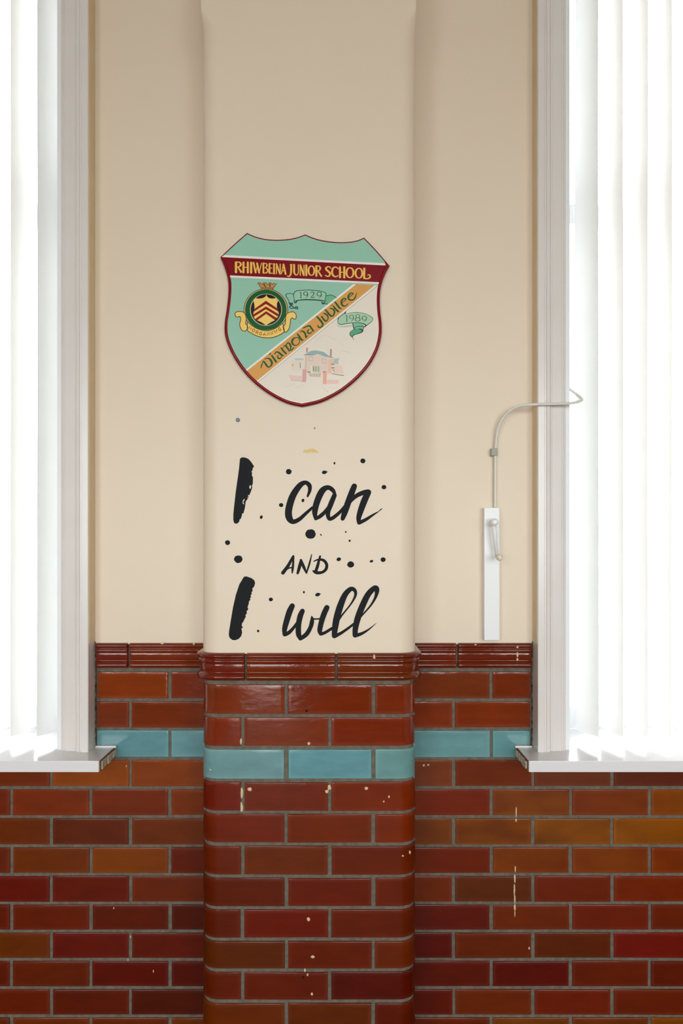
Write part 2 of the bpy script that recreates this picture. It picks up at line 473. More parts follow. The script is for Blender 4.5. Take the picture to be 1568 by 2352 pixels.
# ------------------------------------------------------------------ glazed bricks
def wall_path(s): return (s, 0.0, 0.0, -1.0)
def pil_path(s, R=RC):
    A = math.pi*R/2
    if XL + R <= s <= XR - R: return (s, PIL_Y, 0.0, -1.0)
    if s < XL + R:
        d = XL + R - s
        if d <= A:
            a = d/R; return (XL + R - R*math.sin(a), PIL_Y + R - R*math.cos(a), -math.sin(a), -math.cos(a))
        return (XL, PIL_Y + R + d - A, -1.0, 0.0)
    d = s - (XR - R)
    if d <= A:
        a = d/R; return (XR - R + R*math.sin(a), PIL_Y + R - R*math.cos(a), math.sin(a), -math.cos(a))
    return (XR, PIL_Y + R + d - A, 1.0, 0.0)
PIL_S0 = XL + RC - math.pi*RC/2 - (-PIL_Y - RC)     # path position where the left side meets the wall
PIL_S1 = XR - RC + math.pi*RC/2 + (-PIL_Y - RC)

EDGE = ((0.0, -0.0065, 1.0), (0.0003, -0.0008, 1.0), (0.0011, -0.0001, 1.0), (0.0018, 0.0, 0.9), (0.011, 0.0, 0.0))
def usamples(s0, s1, curved):
    o = [(s0 + d, h, a) for d, h, a in EDGE] + [(s1 - d, h, a) for d, h, a in reversed(EDGE)]
    if curved:
        ext = []
        for c0, c1 in ((XL + RC - math.pi*RC/2, XL + RC), (XR - RC, XR - RC + math.pi*RC/2)):
            for k in range(9):
                s = c0 + (c1 - c0)*k/8
                if s0 + 0.013 < s < s1 - 0.013: ext.append((s, 0.0, 0.0))
        o = sorted(o + ext)
    return o
def grid_tile(name, path, us, vs, color, parent, tilt=(0, 0), proud=0.0, amber=0.0):
    v = []; f = []; ar = []
    sc_, zc_ = (us[0][0] + us[-1][0])/2, (vs[0][0] + vs[-1][0])/2
    for (s, hu, au) in us:
        x, y, nx, ny = path(s)
        for (z, hv, av) in vs:
            h = min(hu, hv) if hu < -0.0001 and hv < 0.0001 else hu + hv
            h += proud + tilt[0]*(s - sc_) + tilt[1]*(z - zc_)
            v.append((x + nx*h, y + ny*h, z)); ar.append(max(au, av))
    n = len(vs)
    for i in range(len(us) - 1):
        for k in range(n - 1):
            f.append((i*n + k, (i+1)*n + k, (i+1)*n + k + 1, i*n + k + 1))
    me = pydata(name, v, f)
    at = me.attributes.new('arris', 'FLOAT', 'POINT')
    at.data.foreach_set('value', ar)
    o = link(name, me, M['glaze'], parent, smooth=True)
    c = lin(color); o.color = (c[0], c[1], c[2], 1.0 - amber)
    return o
def brick(path, s0, s1, z0, z1, color, parent, amber=0.0, curved=False):
    g = 0.0046
    j = lambda: random.uniform(-0.0011, 0.0011)
    us = usamples(s0 + g + j(), s1 - g + j(), curved)
    za, zb = z0 + g + j()*0.6, z1 - g + j()*0.6
    vs = [(za + d, h, a) for d, h, a in EDGE] + [(zb - d, h, a) for d, h, a in reversed(EDGE)]
    t = (random.gauss(0, 0.0055), random.gauss(0, 0.0075)) if not curved else (0.0, random.gauss(0, 0.0035))
    return grid_tile('brick', path, us, vs, color, parent, t, random.uniform(-0.0006, 0.0006), amber)

CAPP = [(0, -0.006), (0.0003, 0.007), (0.0022, 0.0135), (0.0055, 0.0172), (0.0095, 0.0172), (0.0125, 0.014), (0.0142, 0.0102), (0.0158, 0.0095), (0.0178, 0.0118), (0.0205, 0.0132),
        (0.0235, 0.0128), (0.0256, 0.010), (0.0275, 0.0084), (0.0300, 0.0088), (0.034, 0.0090), (0.046, 0.0088), (0.0485, 0.0072), (0.0508, 0.0065), (0.053, 0.0088), (0.0555, 0.0132),
        (0.0595, 0.0168), (0.064, 0.0172), (0.068, 0.0145), (0.0708, 0.0090), (0.0722, 0.001), (0.0724, -0.006)]
def cap(path, s0, s1, color, parent, amber=0.0, curved=False):
    g = 0.0032
    us = usamples(s0 + g, s1 - g, curved)
    us = [(s, min(h*1.0, 0) * (1 if i in (0, len(us)-1) else 1), a*0.4) for i, (s, h, a) in enumerate(us)]
    vs = [(CAP0 - d, h, 0.0) for d, h in reversed(CAPP)]
    v = []; f = []; ar = []
    for i, (s, hu, au) in enumerate(us):
        x, y, nx, ny = path(s)
        for (z, hv, av) in vs:
            h = -0.006 if hu < -0.005 else hv + hu
            v.append((x + nx*h, y + ny*h, z)); ar.append(au)
    n = len(vs)
    for i in range(len(us) - 1):
        for k in range(n - 1): f.append((i*n + k, (i+1)*n + k, (i+1)*n + k + 1, i*n + k + 1))
    me = pydata('cap_tile', v, f)
    me.attributes.new('arris', 'FLOAT', 'POINT').data.foreach_set('value', ar)
    o = link('cap_tile', me, M['glaze'], parent, smooth=True)
    c = lin(color); o.color = (c[0], c[1], c[2], 1.0 - amber)
    return o

BLUE = (104, 149, 155)
# colours by course, left of the pilaster (outwards from it), on it, right of it (outwards from it)
ROWS = [
 dict(l=[(116,40,22),(128,50,16)], p=[(118,44,22),(112,36,8),(116,40,16)], r=[(112,46,28),(110,40,16)]),
 dict(l=[(112,42,16),(112,44,28)], p=[(118,40,20),(116,44,24),(114,36,10)], r=[(122,46,30),(118,42,12)]),
 'blue',
 dict(l=[(126,54,16),(134,62,16,.25),(108,42,22),(112,40,20)], p=[(104,26,14),(104,34,18),(112,36,6)], r=[(112,50,38),(104,36,4),(102,46,36),(92,38,36),(104,40,30)]),
 dict(l=[(116,46,14),(110,38,14),(116,42,14),(104,36,14)], p=[(104,32,12),(106,36,6),(112,36,6)], r=[(110,32,4),(104,44,16,.5),(112,44,22,.35),(122,58,10,.6)]),
 dict(l=[(112,42,16),(100,34,34),(110,40,14),(108,38,16)], p=[(108,32,18),(108,38,14),(106,30,8)], r=[(112,46,12,.3),(116,48,2,.6),(112,54,2,.8),(132,66,2,.9)]),
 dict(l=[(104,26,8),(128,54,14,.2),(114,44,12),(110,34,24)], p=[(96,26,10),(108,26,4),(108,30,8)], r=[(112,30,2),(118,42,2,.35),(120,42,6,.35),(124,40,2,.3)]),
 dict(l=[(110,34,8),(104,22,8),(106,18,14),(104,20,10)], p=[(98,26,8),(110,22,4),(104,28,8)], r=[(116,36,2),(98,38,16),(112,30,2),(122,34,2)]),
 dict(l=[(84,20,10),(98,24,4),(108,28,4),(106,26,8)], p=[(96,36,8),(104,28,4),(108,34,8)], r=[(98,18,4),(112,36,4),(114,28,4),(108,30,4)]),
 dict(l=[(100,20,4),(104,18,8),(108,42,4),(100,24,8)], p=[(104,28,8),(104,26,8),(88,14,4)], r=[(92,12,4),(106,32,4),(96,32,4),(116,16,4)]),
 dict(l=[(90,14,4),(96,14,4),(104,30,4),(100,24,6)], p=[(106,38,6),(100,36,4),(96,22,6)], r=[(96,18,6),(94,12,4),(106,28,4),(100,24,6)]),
]
LA, LB, RA, RB = -0.490, -0.603, 0.428, 0.3205
W = 0.2262
LEFT_END, RIGHT_END = ROOM_X0, ROOM_X1
for k in range(len(JOINT) - 1):
    z1, z0 = CAM_Z - JOINT[k], CAM_Z - JOINT[k+1]
    A = (k % 2 == 0)
    row = ROWS[k] if k < len(ROWS) else ROWS[3 + (k*3) % 7]
    blue = row == 'blue'
    if blue: row = dict(l=[BLUE, (98,145,152)], p=[(110,150,154),(97,148,156),(106,150,150)], r=[(104,149,152),(98,145,148)])
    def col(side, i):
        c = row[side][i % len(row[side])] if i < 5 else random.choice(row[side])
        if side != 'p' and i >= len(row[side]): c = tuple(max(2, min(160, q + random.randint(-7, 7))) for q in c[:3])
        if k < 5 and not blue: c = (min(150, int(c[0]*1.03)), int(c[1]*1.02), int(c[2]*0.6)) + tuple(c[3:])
        if k >= 5 and not blue: c = (int(c[0]*0.93), int(c[1]*0.98), int(c[2]*0.25)) + tuple(c[3:])  # lower courses darkened in their colour, standing in for light fading downwards
        return c
    above = JOINT[k+1] <= 0.63
    # left
    xs = []; e = XL + 0.004; j = LA if A else LB
    lim = OUTL + 0.0015 if above else WINL2 - 1.2
    i = 0
    while e > lim + 0.01:
        a = max(j, lim); c = col('l', i)
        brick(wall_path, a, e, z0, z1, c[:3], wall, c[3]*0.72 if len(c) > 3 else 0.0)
        e = a; j -= W; i += 1
    e = XR - 0.004; j = RA if A else RB; i = 0
    lim = OUTR - 0.0015 if above else WINR2 + 1.2
    while e < lim - 0.01:
        b = min(j, lim); c = col('r', i)
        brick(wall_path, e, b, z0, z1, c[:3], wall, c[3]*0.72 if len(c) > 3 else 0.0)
        e = b; j += W; i += 1
    ja, jb = (-0.1435, 0.0825) if A else (-0.2565, -0.0305)
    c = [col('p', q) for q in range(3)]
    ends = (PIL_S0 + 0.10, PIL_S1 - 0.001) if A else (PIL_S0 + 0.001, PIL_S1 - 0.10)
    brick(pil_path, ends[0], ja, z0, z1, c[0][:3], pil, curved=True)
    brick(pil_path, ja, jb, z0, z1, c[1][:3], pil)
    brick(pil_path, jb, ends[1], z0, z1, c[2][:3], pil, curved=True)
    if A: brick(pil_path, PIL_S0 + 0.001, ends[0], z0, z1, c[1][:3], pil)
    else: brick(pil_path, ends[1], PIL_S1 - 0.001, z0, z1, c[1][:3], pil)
# moulded cap course
cap(wall_path, -0.6055, XL + 0.004, (118, 42, 14), wall); cap(wall_path, OUTL + 0.0015, -0.6055, (108, 34, 20), wall)
cap(wall_path, XR - 0.004, 0.3285, (112, 36, 14), wall); cap(wall_path, 0.3285, OUTR - 0.0015, (104, 32, 8), wall)
cap(pil_path, PIL_S0 + 0.001, -0.2475, (108, 32, 16), pil, curved=True); cap(pil_path, -0.2475, -0.0135, (110, 32, 10), pil, 0.15)
cap(pil_path, -0.0135, PIL_S1 - 0.001, (98, 28, 10), pil, 0.2, curved=True)

# ------------------------------------------------------------------ windows
ARCH = [(0, -0.003), (0, 0.058), (0.0015, 0.060), (0.018, 0.060), (0.0205, 0.0555), (0.0235, 0.0555), (0.0255, 0.0585), (0.034, 0.0575), (0.0365, 0.0515), (0.0395, 0.0475), (0.0425, 0.0465), (0.044, 0.048),
        (0.070, 0.046), (0.0725, 0.0405), (0.0755, 0.040), (0.078, 0.0425), (0.082, 0.041), (0.084, 0.036), (0.084, -0.003)]
def architrave(parent, x_out, sgn, z0, z1):
    v = []; f = []; n = len(ARCH)
    for z in (z0, z1):
        for u, d in ARCH: v.append((x_out + sgn*u, -d, z))
    for k in range(n): f.append((k, (k+1) % n, n + (k+1) % n, n + k))
    f.append(tuple(range(n))); f.append(tuple(range(n, 2*n)))
    me = pydata('architrave', v, f); fix_normals(me)
    return link('architrave', me, M['gloss_white'], parent)
def window(num, x_near, x_far, x_out, sgn, label):
    """x_near: opening edge beside the pilaster; sgn: direction from the pilaster outwards"""
    w = empty('window_%d' % num, ((x_near + x_far)/2, 0, SILL_Z)); structure(w, label, 'window')
    architrave(w, x_out, sgn, SILL_Z, WIN_TOP + 0.083)
    architrave(w, x_far + sgn*0.084, -sgn, SILL_Z, WIN_TOP + 0.083)
    MB().box(min(x_near, x_far) - 0.0, max(x_near, x_far), -0.05, 0.004, WIN_TOP, WIN_TOP + 0.083).build('head_architrave', M['gloss_white'], w)
    # cream paint carried over onto the outer edge of the trim
    e = MB(); e.box(min(x_out, x_out - sgn*0.0012), max(x_out, x_out - sgn*0.0012), -0.0545, -0.003, CAP0 + 0.005, WIN_TOP)
    e.build('overpaint', M['trim_edge'], w)
    g = MB(); g.box(min(x_out, x_out - sgn*0.003), max(x_out, x_out - sgn*0.003), -0.003, 0.004, SILL_Z, CAP0 + 0.004); g.build('gap_strip', M['dark_gap'], w)  # dark mottled strip set in the gap between trim and bricks
    # linings of the reveal
    for x, sg in ((x_near, sgn), (x_far, -sgn)):
        MB().box(min(x, x + sg*0.012), max(x, x + sg*0.012), -0.034, 0.30, SILL_Z, WIN_TOP).build('jamb_lining', M['frame_white'], w)
    MB().box(min(x_near, x_far) + 0.012, max(x_near, x_far) - 0.012, 0.004, 0.30, WIN_TOP - 0.012, WIN_TOP).build('head_lining', M['frame_white'], w)
    a, b = min(x_near, x_far) + 0.012, max(x_near, x_far) - 0.012
    fy0, fy1 = 0.215, 0.265; mid = (a + b)/2; zt = 2.62
    for nm, bx in (('stile', (a, a + 0.055, SILL_Z, WIN_TOP - 0.012)), ('stile', (b - 0.055, b, SILL_Z, WIN_TOP - 0.012)), ('rail', (a + 0.055, b - 0.055, SILL_Z, SILL_Z + 0.07)),
                   ('rail', (a + 0.055, b - 0.055, zt, zt + 0.06)), ('rail', (a + 0.055, b - 0.055, WIN_TOP - 0.067, WIN_TOP - 0.012)), ('glazing_bar', (mid - 0.014, mid + 0.014, SILL_Z + 0.07, zt)), ('glazing_bar', (mid - 0.014, mid + 0.014, zt + 0.06, WIN_TOP - 0.067))):
        MB().box(bx[0], bx[1], fy0, fy1, bx[2], bx[3]).build(nm, M['frame_white'], w, bevel=0.004)
    for (x0, x1) in ((a + 0.05, mid - 0.01), (mid + 0.01, b - 0.05)):
        for (z0, z1) in ((SILL_Z + 0.065, zt + 0.004), (zt + 0.056, WIN_TOP - 0.062)):
            MB().box(x0, x1, 0.238, 0.242, z0, z1).build('pane', M['glass'], w)
    # sill board with a worn, cut end
    s0 = x_out - sgn*(-0.0) 
    xe = -0.647 if sgn < 0 else 0.500
    x1 = x_far + sgn*0.14
    n = 3
    sb = MB().box(min(xe, x1), max(xe, x1), -0.146, 0.004, SILL_Z - 0.030, SILL_Z).build('sill', M['sill_white'], w, bevel=0.0016)
    MB().box(min(x_near, x_far), max(x_near, x_far), 0.004, 0.216, SILL_Z - 0.030, SILL_Z - 0.0004).build('sill_inner', M['sill_white'], w)
    # the end: brown laminate line, then a lumpy filled face
    MB().box(min(xe, xe - sgn*0.0025), max(xe, xe - sgn*0.0025), -0.140, -0.001, SILL_Z - 0.0285, SILL_Z - 0.0015).build('end_edge', M['raw_edge'], sb)
    pts = []
    for q in range(5):
        y0 = -0.132 + q*0.0262
        dz = random.uniform(0.0, 0.004)
        MB().box(min(xe - sgn*0.002, xe - sgn*(0.0045 + random.uniform(0, 0.002))), max(xe - sgn*0.002, xe - sgn*(0.0045 + random.uniform(0, 0.002))), y0, y0 + 0.0235, SILL_Z - 0.0275 + dz, SILL_Z - 0.004 - dz*0.5).build('end_face', M['raw_end'], sb, bevel=0.0008)
    # strip of filler behind the horn of the sill
    MB().box(min(x_out - sgn*0.0035, xe - sgn*0.006), max(x_out - sgn*0.0035, xe - sgn*0.006), -0.010, -0.001, SILL_Z - 0.002, SILL_Z + 0.0045).build('filler_strip', M['gloss_white'], sb, bevel=0.0015)
    portal('daylight_opening', ((x_near + x_far)/2, 0.31, (SILL_Z + WIN_TOP)/2), abs(x_far - x_near), WIN_TOP - SILL_Z, -1)
    return w
window(1, WINL, WINL2, OUTL, -1, 'white trimmed window left of the pilaster with vertical blind')
window(2, WINR, WINR2, OUTR, 1, 'white trimmed window right of the pilaster with vertical blind')

# ------------------------------------------------------------------ vertical blinds
SL_Z0 = SILL_Z + 0.028
def slat_mesh(nearx, farx, ny, fy, seed):
    """thin fabric vane, gently bowed and swaying along its height"""
    rnd = random.Random(seed); v = []; f = []
    nz, nu = 30, 6; ph = rnd.uniform(0, 6.28); am = rnd.uniform(0.0015, 0.0035)
    dx, dy = farx - nearx, fy - ny; l = math.hypot(dx, dy); nx_, ny_ = -dy/l, dx/l
    if ny_ > 0: nx_, ny_ = -nx_, -ny_
    top = WIN_TOP - 0.05
    for side in (0, 1):
        for i in range(nz + 1):
            z = SL_Z0 + (top - SL_Z0)*i/nz
            sw = am*math.sin(z*2.1 + ph)*min(1, (top - z)*1.2)
            for k in range(nu + 1):
                t = k/nu; bow = 0.0035*math.sin(math.pi*t) + sw*(0.5 + t)
                th = 0.00035*(1 if side else -1)
                v.append((nearx + dx*t + nx_*(bow + th), ny + dy*t + ny_*(bow + th), z))
    n1 = (nz+1)*(nu+1)
    idx = lambda s, i, k: s*n1 + i*(nu+1) + k
    for i in range(nz):
        for k in range(nu):
            f.append((idx(0,i,k), idx(0,i,k+1), idx(0,i+1,k+1), idx(0,i+1,k)))
            f.append((idx(1,i,k), idx(1,i+1,k), idx(1,i+1,k+1), idx(1,i,k+1)))
        for k in (0, nu): f.append((idx(0,i,k), idx(0,i+1,k), idx(1,i+1,k), idx(1,i,k)))
    for i in (0, nz):
        for k in range(nu): f.append((idx(0,i,k), idx(0,i,k+1), idx(1,i,k+1), idx(1,i,k)))
    me = pydata('slat', v, f); fix_normals(me); return me
def blind(label, x0, step, n, sgn, rz):
    b = empty('vertical_blind', (x0, 0.05, SL_Z0)); tag(b, label, 'blind')
    xa, xb = x0 - sgn*0.06, x0 + step*(n - 1) + sgn*0.03
    MB().box(min(xa, xb), max(xa, xb), 0.02, 0.065, WIN_TOP - 0.048, WIN_TOP - 0.014).build('headrail', M['plastic'], b)
    for i in range(n):
        nx = x0 + step*i + random.uniform(-0.003, 0.003)
        fx, fy = nx - sgn*0.041, 0.081
        o = link('slat', slat_mesh(nx, fx, 0.002, fy, i + rz), M['fabric'], b, smooth=False)
        for p in o.data.polygons: p.use_smooth = True
        o.data.set_sharp_from_angle(angle=math.radians(50))
        # weight pocket at the foot and its chain clip
        d = Vector((fx - nx, fy - 0.002, 0)).normalized(); q = Vector((-d.y, d.x, 0))
        if q.y > 0: q = -q
        a, c = Vector((nx, 0.002, 0)) + d*0.003, Vector((fx, fy, 0)) - d*0.003
        mbx = MB(); vv = []
        for pt in (a, c):
            for z in (SL_Z0 + 0.002, SL_Z0 + 0.036):
                for s in (0.0005, 0.0014): vv.append(tuple(pt + q*(s + (0.0022 if False else 0.0))) [:2] + (z,))
        mbx.add(vv, [(0,1,3,2),(4,6,7,5),(0,4,5,1),(2,3,7,6),(0,2,6,4),(1,5,7,3)])
        cl = MB(); base = Vector((nx, 0.002, SL_Z0 + 0.026)) - d*0.001
        cl.ball(base + Vector((sgn*0.003, -0.002, 0)), 0.0032, 8, 6); cl.tube([base, base + Vector((sgn*0.010, 0.001, -0.0045)), base + Vector((sgn*0.02, 0.01, -0.006))], 0.0009, 6)
        cl.build('chain_clip', M['plastic'], o, smooth=True)
    return b
bl = blind('white vertical blind at the window left of the pilaster', -0.871, -0.0722, 15, -1, 40)
br = blind('white vertical blind at the window beside the winder box', 0.7325, 0.0700, 15, 1, 3)
# beaded control chain close to the left trim
ch = MB(); cx = -0.7795
for i in range(230):
    z = WIN_TOP - 0.06 - i*0.0066
    ch.ball((cx + 0.0012*math.sin(i*0.05), -0.0375, z), 0.0024, 6, 4)
ch.build('control_chain', M['plastic'], bl, smooth=True)

# ------------------------------------------------------------------ window winder
JT = lambda y: TR(1060, 860, 3.6733, y)
wd = empty('window_winder', (0.424, -0.003, CAM_Z - 0.28)); tag(wd, 'white plastic winder box with crank handle and bent cable tube', 'window opener')
t = JT(-0.034); x0, z1 = t(190, 1122); x1, z0 = t(322, 2246)
MB().box(x0, x1, -0.034, -0.003, z0, z1).build('casing', M['plastic'], wd, bevel=0.0025)
bx, bz = t(247, 1250)
def disc(name, c, axis_y0, axis_y1, r0, r1, material, parent, seg=24, dome=0.0):
    mb = MB(); pts = [(c[0], axis_y0, c[1]), (c[0], axis_y0 + (axis_y1 - axis_y0)*0.9, c[1]), (c[0], axis_y1, c[1])]
    rr = [r0, r1, r1*0.86]
    if dome: pts.append((c[0], axis_y1 - dome, c[1])); rr.append(r1*0.45)
    mb.tube(pts, rr, seg); return mb.build(name, material, parent, smooth=False)
cb = disc('collar', (bx, bz), -0.034, -0.040, 0.0125, 0.0120, M['plastic'], wd)
disc('hub', (bx, bz), -0.040, -0.088, 0.0085, 0.0105, M['plastic'], wd, dome=0.004)
ta = JT(-0.080)
ax, az = bx + 0.000, bz - 0.004
ex, ez = ta(308, 1545)
arm = MB(); arm.tube([(ax, -0.070, az), (ax + (ex-ax)*0.3, -0.070, az + (ez-az)*0.3), (ex, -0.062, ez)], [0.0068, 0.0058, 0.0046], 12)
arm.build('crank_arm', M['plastic'], wd, smooth=True)
kn = MB(); kn.tube([(ex, -0.058, ez), (ex, -0.072, ez), (ex, -0.084, ez)], [0.0042, 0.0042, 0.006], 14); kn.ball((ex, -0.097, ez), (0.0092, 0.0135, 0.0092), 16, 10)
kn.build('knob', M['plastic_warm'], wd, smooth=True)
def jt3(zx, zy, y): X, Z = JT(y)(zx, zy); return (X, y, Z)
ctrl = [jt3(282, 1124, -0.018), jt3(283, 950, -0.018), jt3(284, 700, -0.018), jt3(287, 600, -0.020), jt3(302, 480, -0.026), jt3(340, 382, -0.035), jt3(400, 312, -0.046), jt3(480, 269, -0.058), jt3(570, 256, -0.067),
        jt3(690, 251, -0.070), jt3(800, 248, -0.071), jt3(900, 244, -0.069), jt3(960, 236, -0.062), jt3(1000, 222, -0.050), jt3(1012, 210, -0.034), jt3(985, 184, -0.020), jt3(945, 153, -0.004), jt3(905, 122, 0.012), jt3(880, 104, 0.030), (WINR + 0.022, 0.10, CAM_Z + 0.46), (WINR + 0.022, 0.215, CAM_Z + 0.50)]
tb = MB(); tb.tube(cat(ctrl, 7), 0.0040, 12); tb.build('cable_tube', M['steel_grey'], wd, smooth=True)
x, _, z = jt3(275, 655, -0.020)
cm = MB().box(x - 0.0095, x + 0.0085, -0.0265, -0.003, z - 0.0108, z + 0.0108); cm.build('tube_clip', M['clip_grey'], wd, bevel=0.002)

# ------------------------------------------------------------------ vinyl quote
QY = PIL_Y - 0.0001
T2 = TR(500, 940, 3.7333, QY); T3 = TR(500, 1200, 3.7333, QY); VT = 0.00035
qx, qz = P(705, 1260, QY)
quote = empty('wall_quote', (qx, QY, qz)); tag(quote, 'black vinyl lettering reading I can AND I will with splashes', 'wall sticker')
I1 = [(190,425),(205,412),(235,414),(262,425),(285,450),(312,490),(300,505),(297,525),(288,532),(295,548),(291,565),(302,585),(300,640),(292,655),(296,672),(280,715),(270,738),(262,735),(258,745),(266,752),(255,770),(240,790),(232,850),(220,892),(208,895),(208,905),(200,935),(188,945),(183,965),(170,978),(155,982),(140,975),(133,950),(133,900),(140,830),(155,700),(175,560),(183,500)]
holes = [[(278 + 8*math.cos(a), 667 + 16*math.sin(a)) for a in [i*math.pi/5 for i in range(10)]], [(228,768),(231,775),(222,790),(219,800),(228,815),(216,812),(212,797),(216,780)], [(254,758),(258,752),(261,760),(257,766)]]
slab('letter', [poly(T2, I1)] + [poly(T2, h) for h in holes], QY, VT, M['vinyl'], quote)
I2 = [(215,480),(225,465),(245,462),(290,478),(312,495),(320,520),(312,548),(295,570),(300,585),(288,600),(292,615),(280,625),(286,640),(275,650),(281,662),(268,675),(265,700),(255,725),(262,745),(248,760),(248,785),(238,790),(240,810),(228,830),(220,850),(208,865),(205,885),(217,901),(203,907),(206,930),(209,945),(200,975),(180,998),(150,1010),(125,1008),(102,990),(94,965),(97,930),(110,850),(130,730),(155,620),(185,530)]
slab('letter', [poly(T3, I2)], QY, VT, M['vinyl'], quote)
can = [[(770,746,18),(788,695,30),(784,652,38),(750,629,36),(702,655,48),(642,745,58),(608,860,60),(612,930,58),(645,964,42),(700,942,34),(758,890,28),(812,842,22)],
       [(1008,738,22),(985,694,36),(942,671,40),(893,702,54),(852,790,54),(832,875,48),(838,940,26)],
       [(838,940,26),(880,915,34),(925,872,30),(975,800,26),(1000,745,26)],
       [(1000,738,40),(968,815,44),(944,885,40),(954,938,32),(988,930,32),(1046,882,28),(1088,830,22)],
       [(1170,660,48),(1148,715,52),(1115,805,54),(1088,885,50),(1070,938,36)],
       [(1098,838,26),(1146,778,32),(1192,740,36),(1245,716,40),(1288,704,36)],
       [(1292,712,48),(1262,770,56),(1228,860,52),(1208,930,42),(1210,974,32)],
       [(1212,974,32),(1270,945,28),(1330,906,18),(1378,877,7)], [(1380,874,5),(1395,862,9),(1410,850,4)]]
strokes('word', can, T2, QY, VT, M['vinyl'], quote)
A_ = [[(647,290,20),(628,325,24),(600,375,28),(558,432,32)],[(648,290,18),(646,350,18),(641,400,20),(638,434,9)],[(592,400,14),(615,390,12),(642,386,12)]]
N_ = [[(712,324,18),(704,365,28),(692,410,26),(684,436,20)],[(712,322,20),(735,378,26),(760,434,14)],[(760,434,12),(785,355,16),(805,274,7)]]
D_ = [[(877,290,17),(870,315,20),(856,370,26),(840,418,26)],[(822,334,8),(860,319,16),(905,324,24),(933,360,26),(926,402,26),(892,428,24),(845,430,28),(818,416,16)]]
for g in (A_, N_, D_): strokes('letter', g, T3, QY, VT, M['vinyl'], quote)
will = [[(638,716,46),(615,765,52),(590,845,50),(573,912,44),(572,960,34)],[(576,962,32),(612,942,32),(650,902,26),(688,850,24)],
        [(725,760,42),(706,805,48),(692,880,46),(692,955,46),(708,996,34)],[(712,994,34),(760,958,38),(794,900,36),(808,845,36),(806,808,14)],[(815,826,16),(845,828,12),(885,825,14)],
        [(935,730,46),(910,785,48),(886,860,46),(874,925,42),(882,956,30)],[(884,956,30),(920,944,26),(978,908,24)],
        [(998,972,42),(1004,910,52),(1020,820,58),(1050,715,56),(1092,618,48),(1142,570,38),(1176,586,30),(1178,630,22),(1140,700,14),(1070,788,14),(1028,850,16)],[(1000,974,38),(1050,952,26),(1110,912,22),(1168,868,20)],
        [(1176,966,42),(1180,905,48),(1200,820,54),(1240,715,54),(1290,615,50),(1345,562,44),(1364,580,42),(1352,640,24),(1310,712,16),(1238,795,13),(1198,845,14)],[(1176,970,36),(1230,954,26),(1292,918,14),(1358,864,3)]]
strokes('word', will, T3, QY, VT, M['vinyl'], quote)
def dot(tr, cx, cy, rx, ry, rot=0.0, tip=None, parent=quote, material=None, name='dot', th=VT, y=QY):
    n = 18; rnd = random.Random(int(cx*7 + cy)); pts = []
    for k in range(n):
        a = 2*math.pi*k/n; r = 1 + rnd.uniform(-0.05, 0.05)
        x, yy = rx*math.cos(a)*r, ry*math.sin(a)*r; c, s = math.cos(rot), math.sin(rot)
        pts.append((cx + x*c - yy*s, cy + x*s + yy*c))
    if tip:
        i = min(range(n), key=lambda q: (pts[q][0]-tip[0])**2 + (pts[q][1]-tip[1])**2); pts[i] = tip
    return slab(name, [poly(tr, pts)], y, th, material or M['vinyl'], parent)
for d in ((608,535,25,23),(913,541,21,15,-0.2,(946,535)),(1000,463,8,11),(1243,443,22,21),(1424,668,20,19),(543,821,19,17),(373,925,12,16,0.3),(730,782,12,15,0.3),(794,1070,46,41),(884,1077,5,11,-0.5),(1097,1052,8,7)): dot(T2, *d)
for d in ((84,173,22,21),(176,315,36,33),(1037,316,20,16,-0.3),(1139,360,30,27),(1317,333,15,11,-0.3),(1417,319,22,20),(455,660,18,16),(738,598,8,11),(856,619,22,15,-0.3,(888,612)),(346,931,10,11),(1130,157,9,10)): dot(T3, *d)

# small marks on the plaster
dot(T2, 800, 356, 1, 1, name='paint_patch', parent=pil).data.clear_geometry()
bpy.data.objects.remove(bpy.data.objects['paint_patch'])
slab('paint_patch', [poly(T2, [(730,362),(738,350),(760,347),(790,338),(825,340),(848,353),(865,368),(858,375),(836,370),(812,374),(790,368),(768,377),(748,370),(735,377)])], QY, 0.0003, M['yellow_paint'], pil)
dot(T2, 830, 163, 6, 11, 0.2, name='scuff', parent=pil, material=M['grey_dot'])
px, pz = T2(172, 92)
nl = MB(); nl.tube([(px, PIL_Y + 0.004, pz), (px, PIL_Y - 0.002, pz), (px, PIL_Y - 0.004, pz)], [0.0056, 0.0056, 0.0035], 14)
tag(nl.build('nail_head', M['grey_dot'], None), 'small grey nail head in cream plaster below the shield', 'nail')

# ------------------------------------------------------------------ shield plaque
BY = PIL_Y - 0.014       # face of the board
TP = TR(490, 520, 3.7333, BY)
OUT = []
def seg(pts, n=5): return cat([p + (0,) for p in pts], n)[:-1]
raw = seg([(287,52),(350,80),(430,102),(520,111),(620,108),(710,92),(787,65)]) + seg([(787,65),(850,92),(930,115),(1050,131),(1150,130),(1230,117),(1292,92)]) + seg([(1292,92),(1400,206),(1511,335)]) \
    + seg([(1511,335),(1478,395),(1450,465),(1432,540),(1426,620),(1430,720),(1442,830),(1440,930),(1415,1040),(1362,1150),(1290,1248),(1200,1338),(1100,1415),(1000,1472),(900,1514),(757,1546)]) \
    + seg([(757,1546),(650,1522),(560,1485),(450,1420),(340,1332),(250,1235),(178,1130),(124,1020),(96,920),(95,820),(110,720),(124,600),(127,500),(115,420),(90,340),(57,262)]) + seg([(57,262),(170,155),(287,52)])
outline = [TP(p[0], p[1]) for p in raw]
RIM_Z = TP(0, 300)[1]
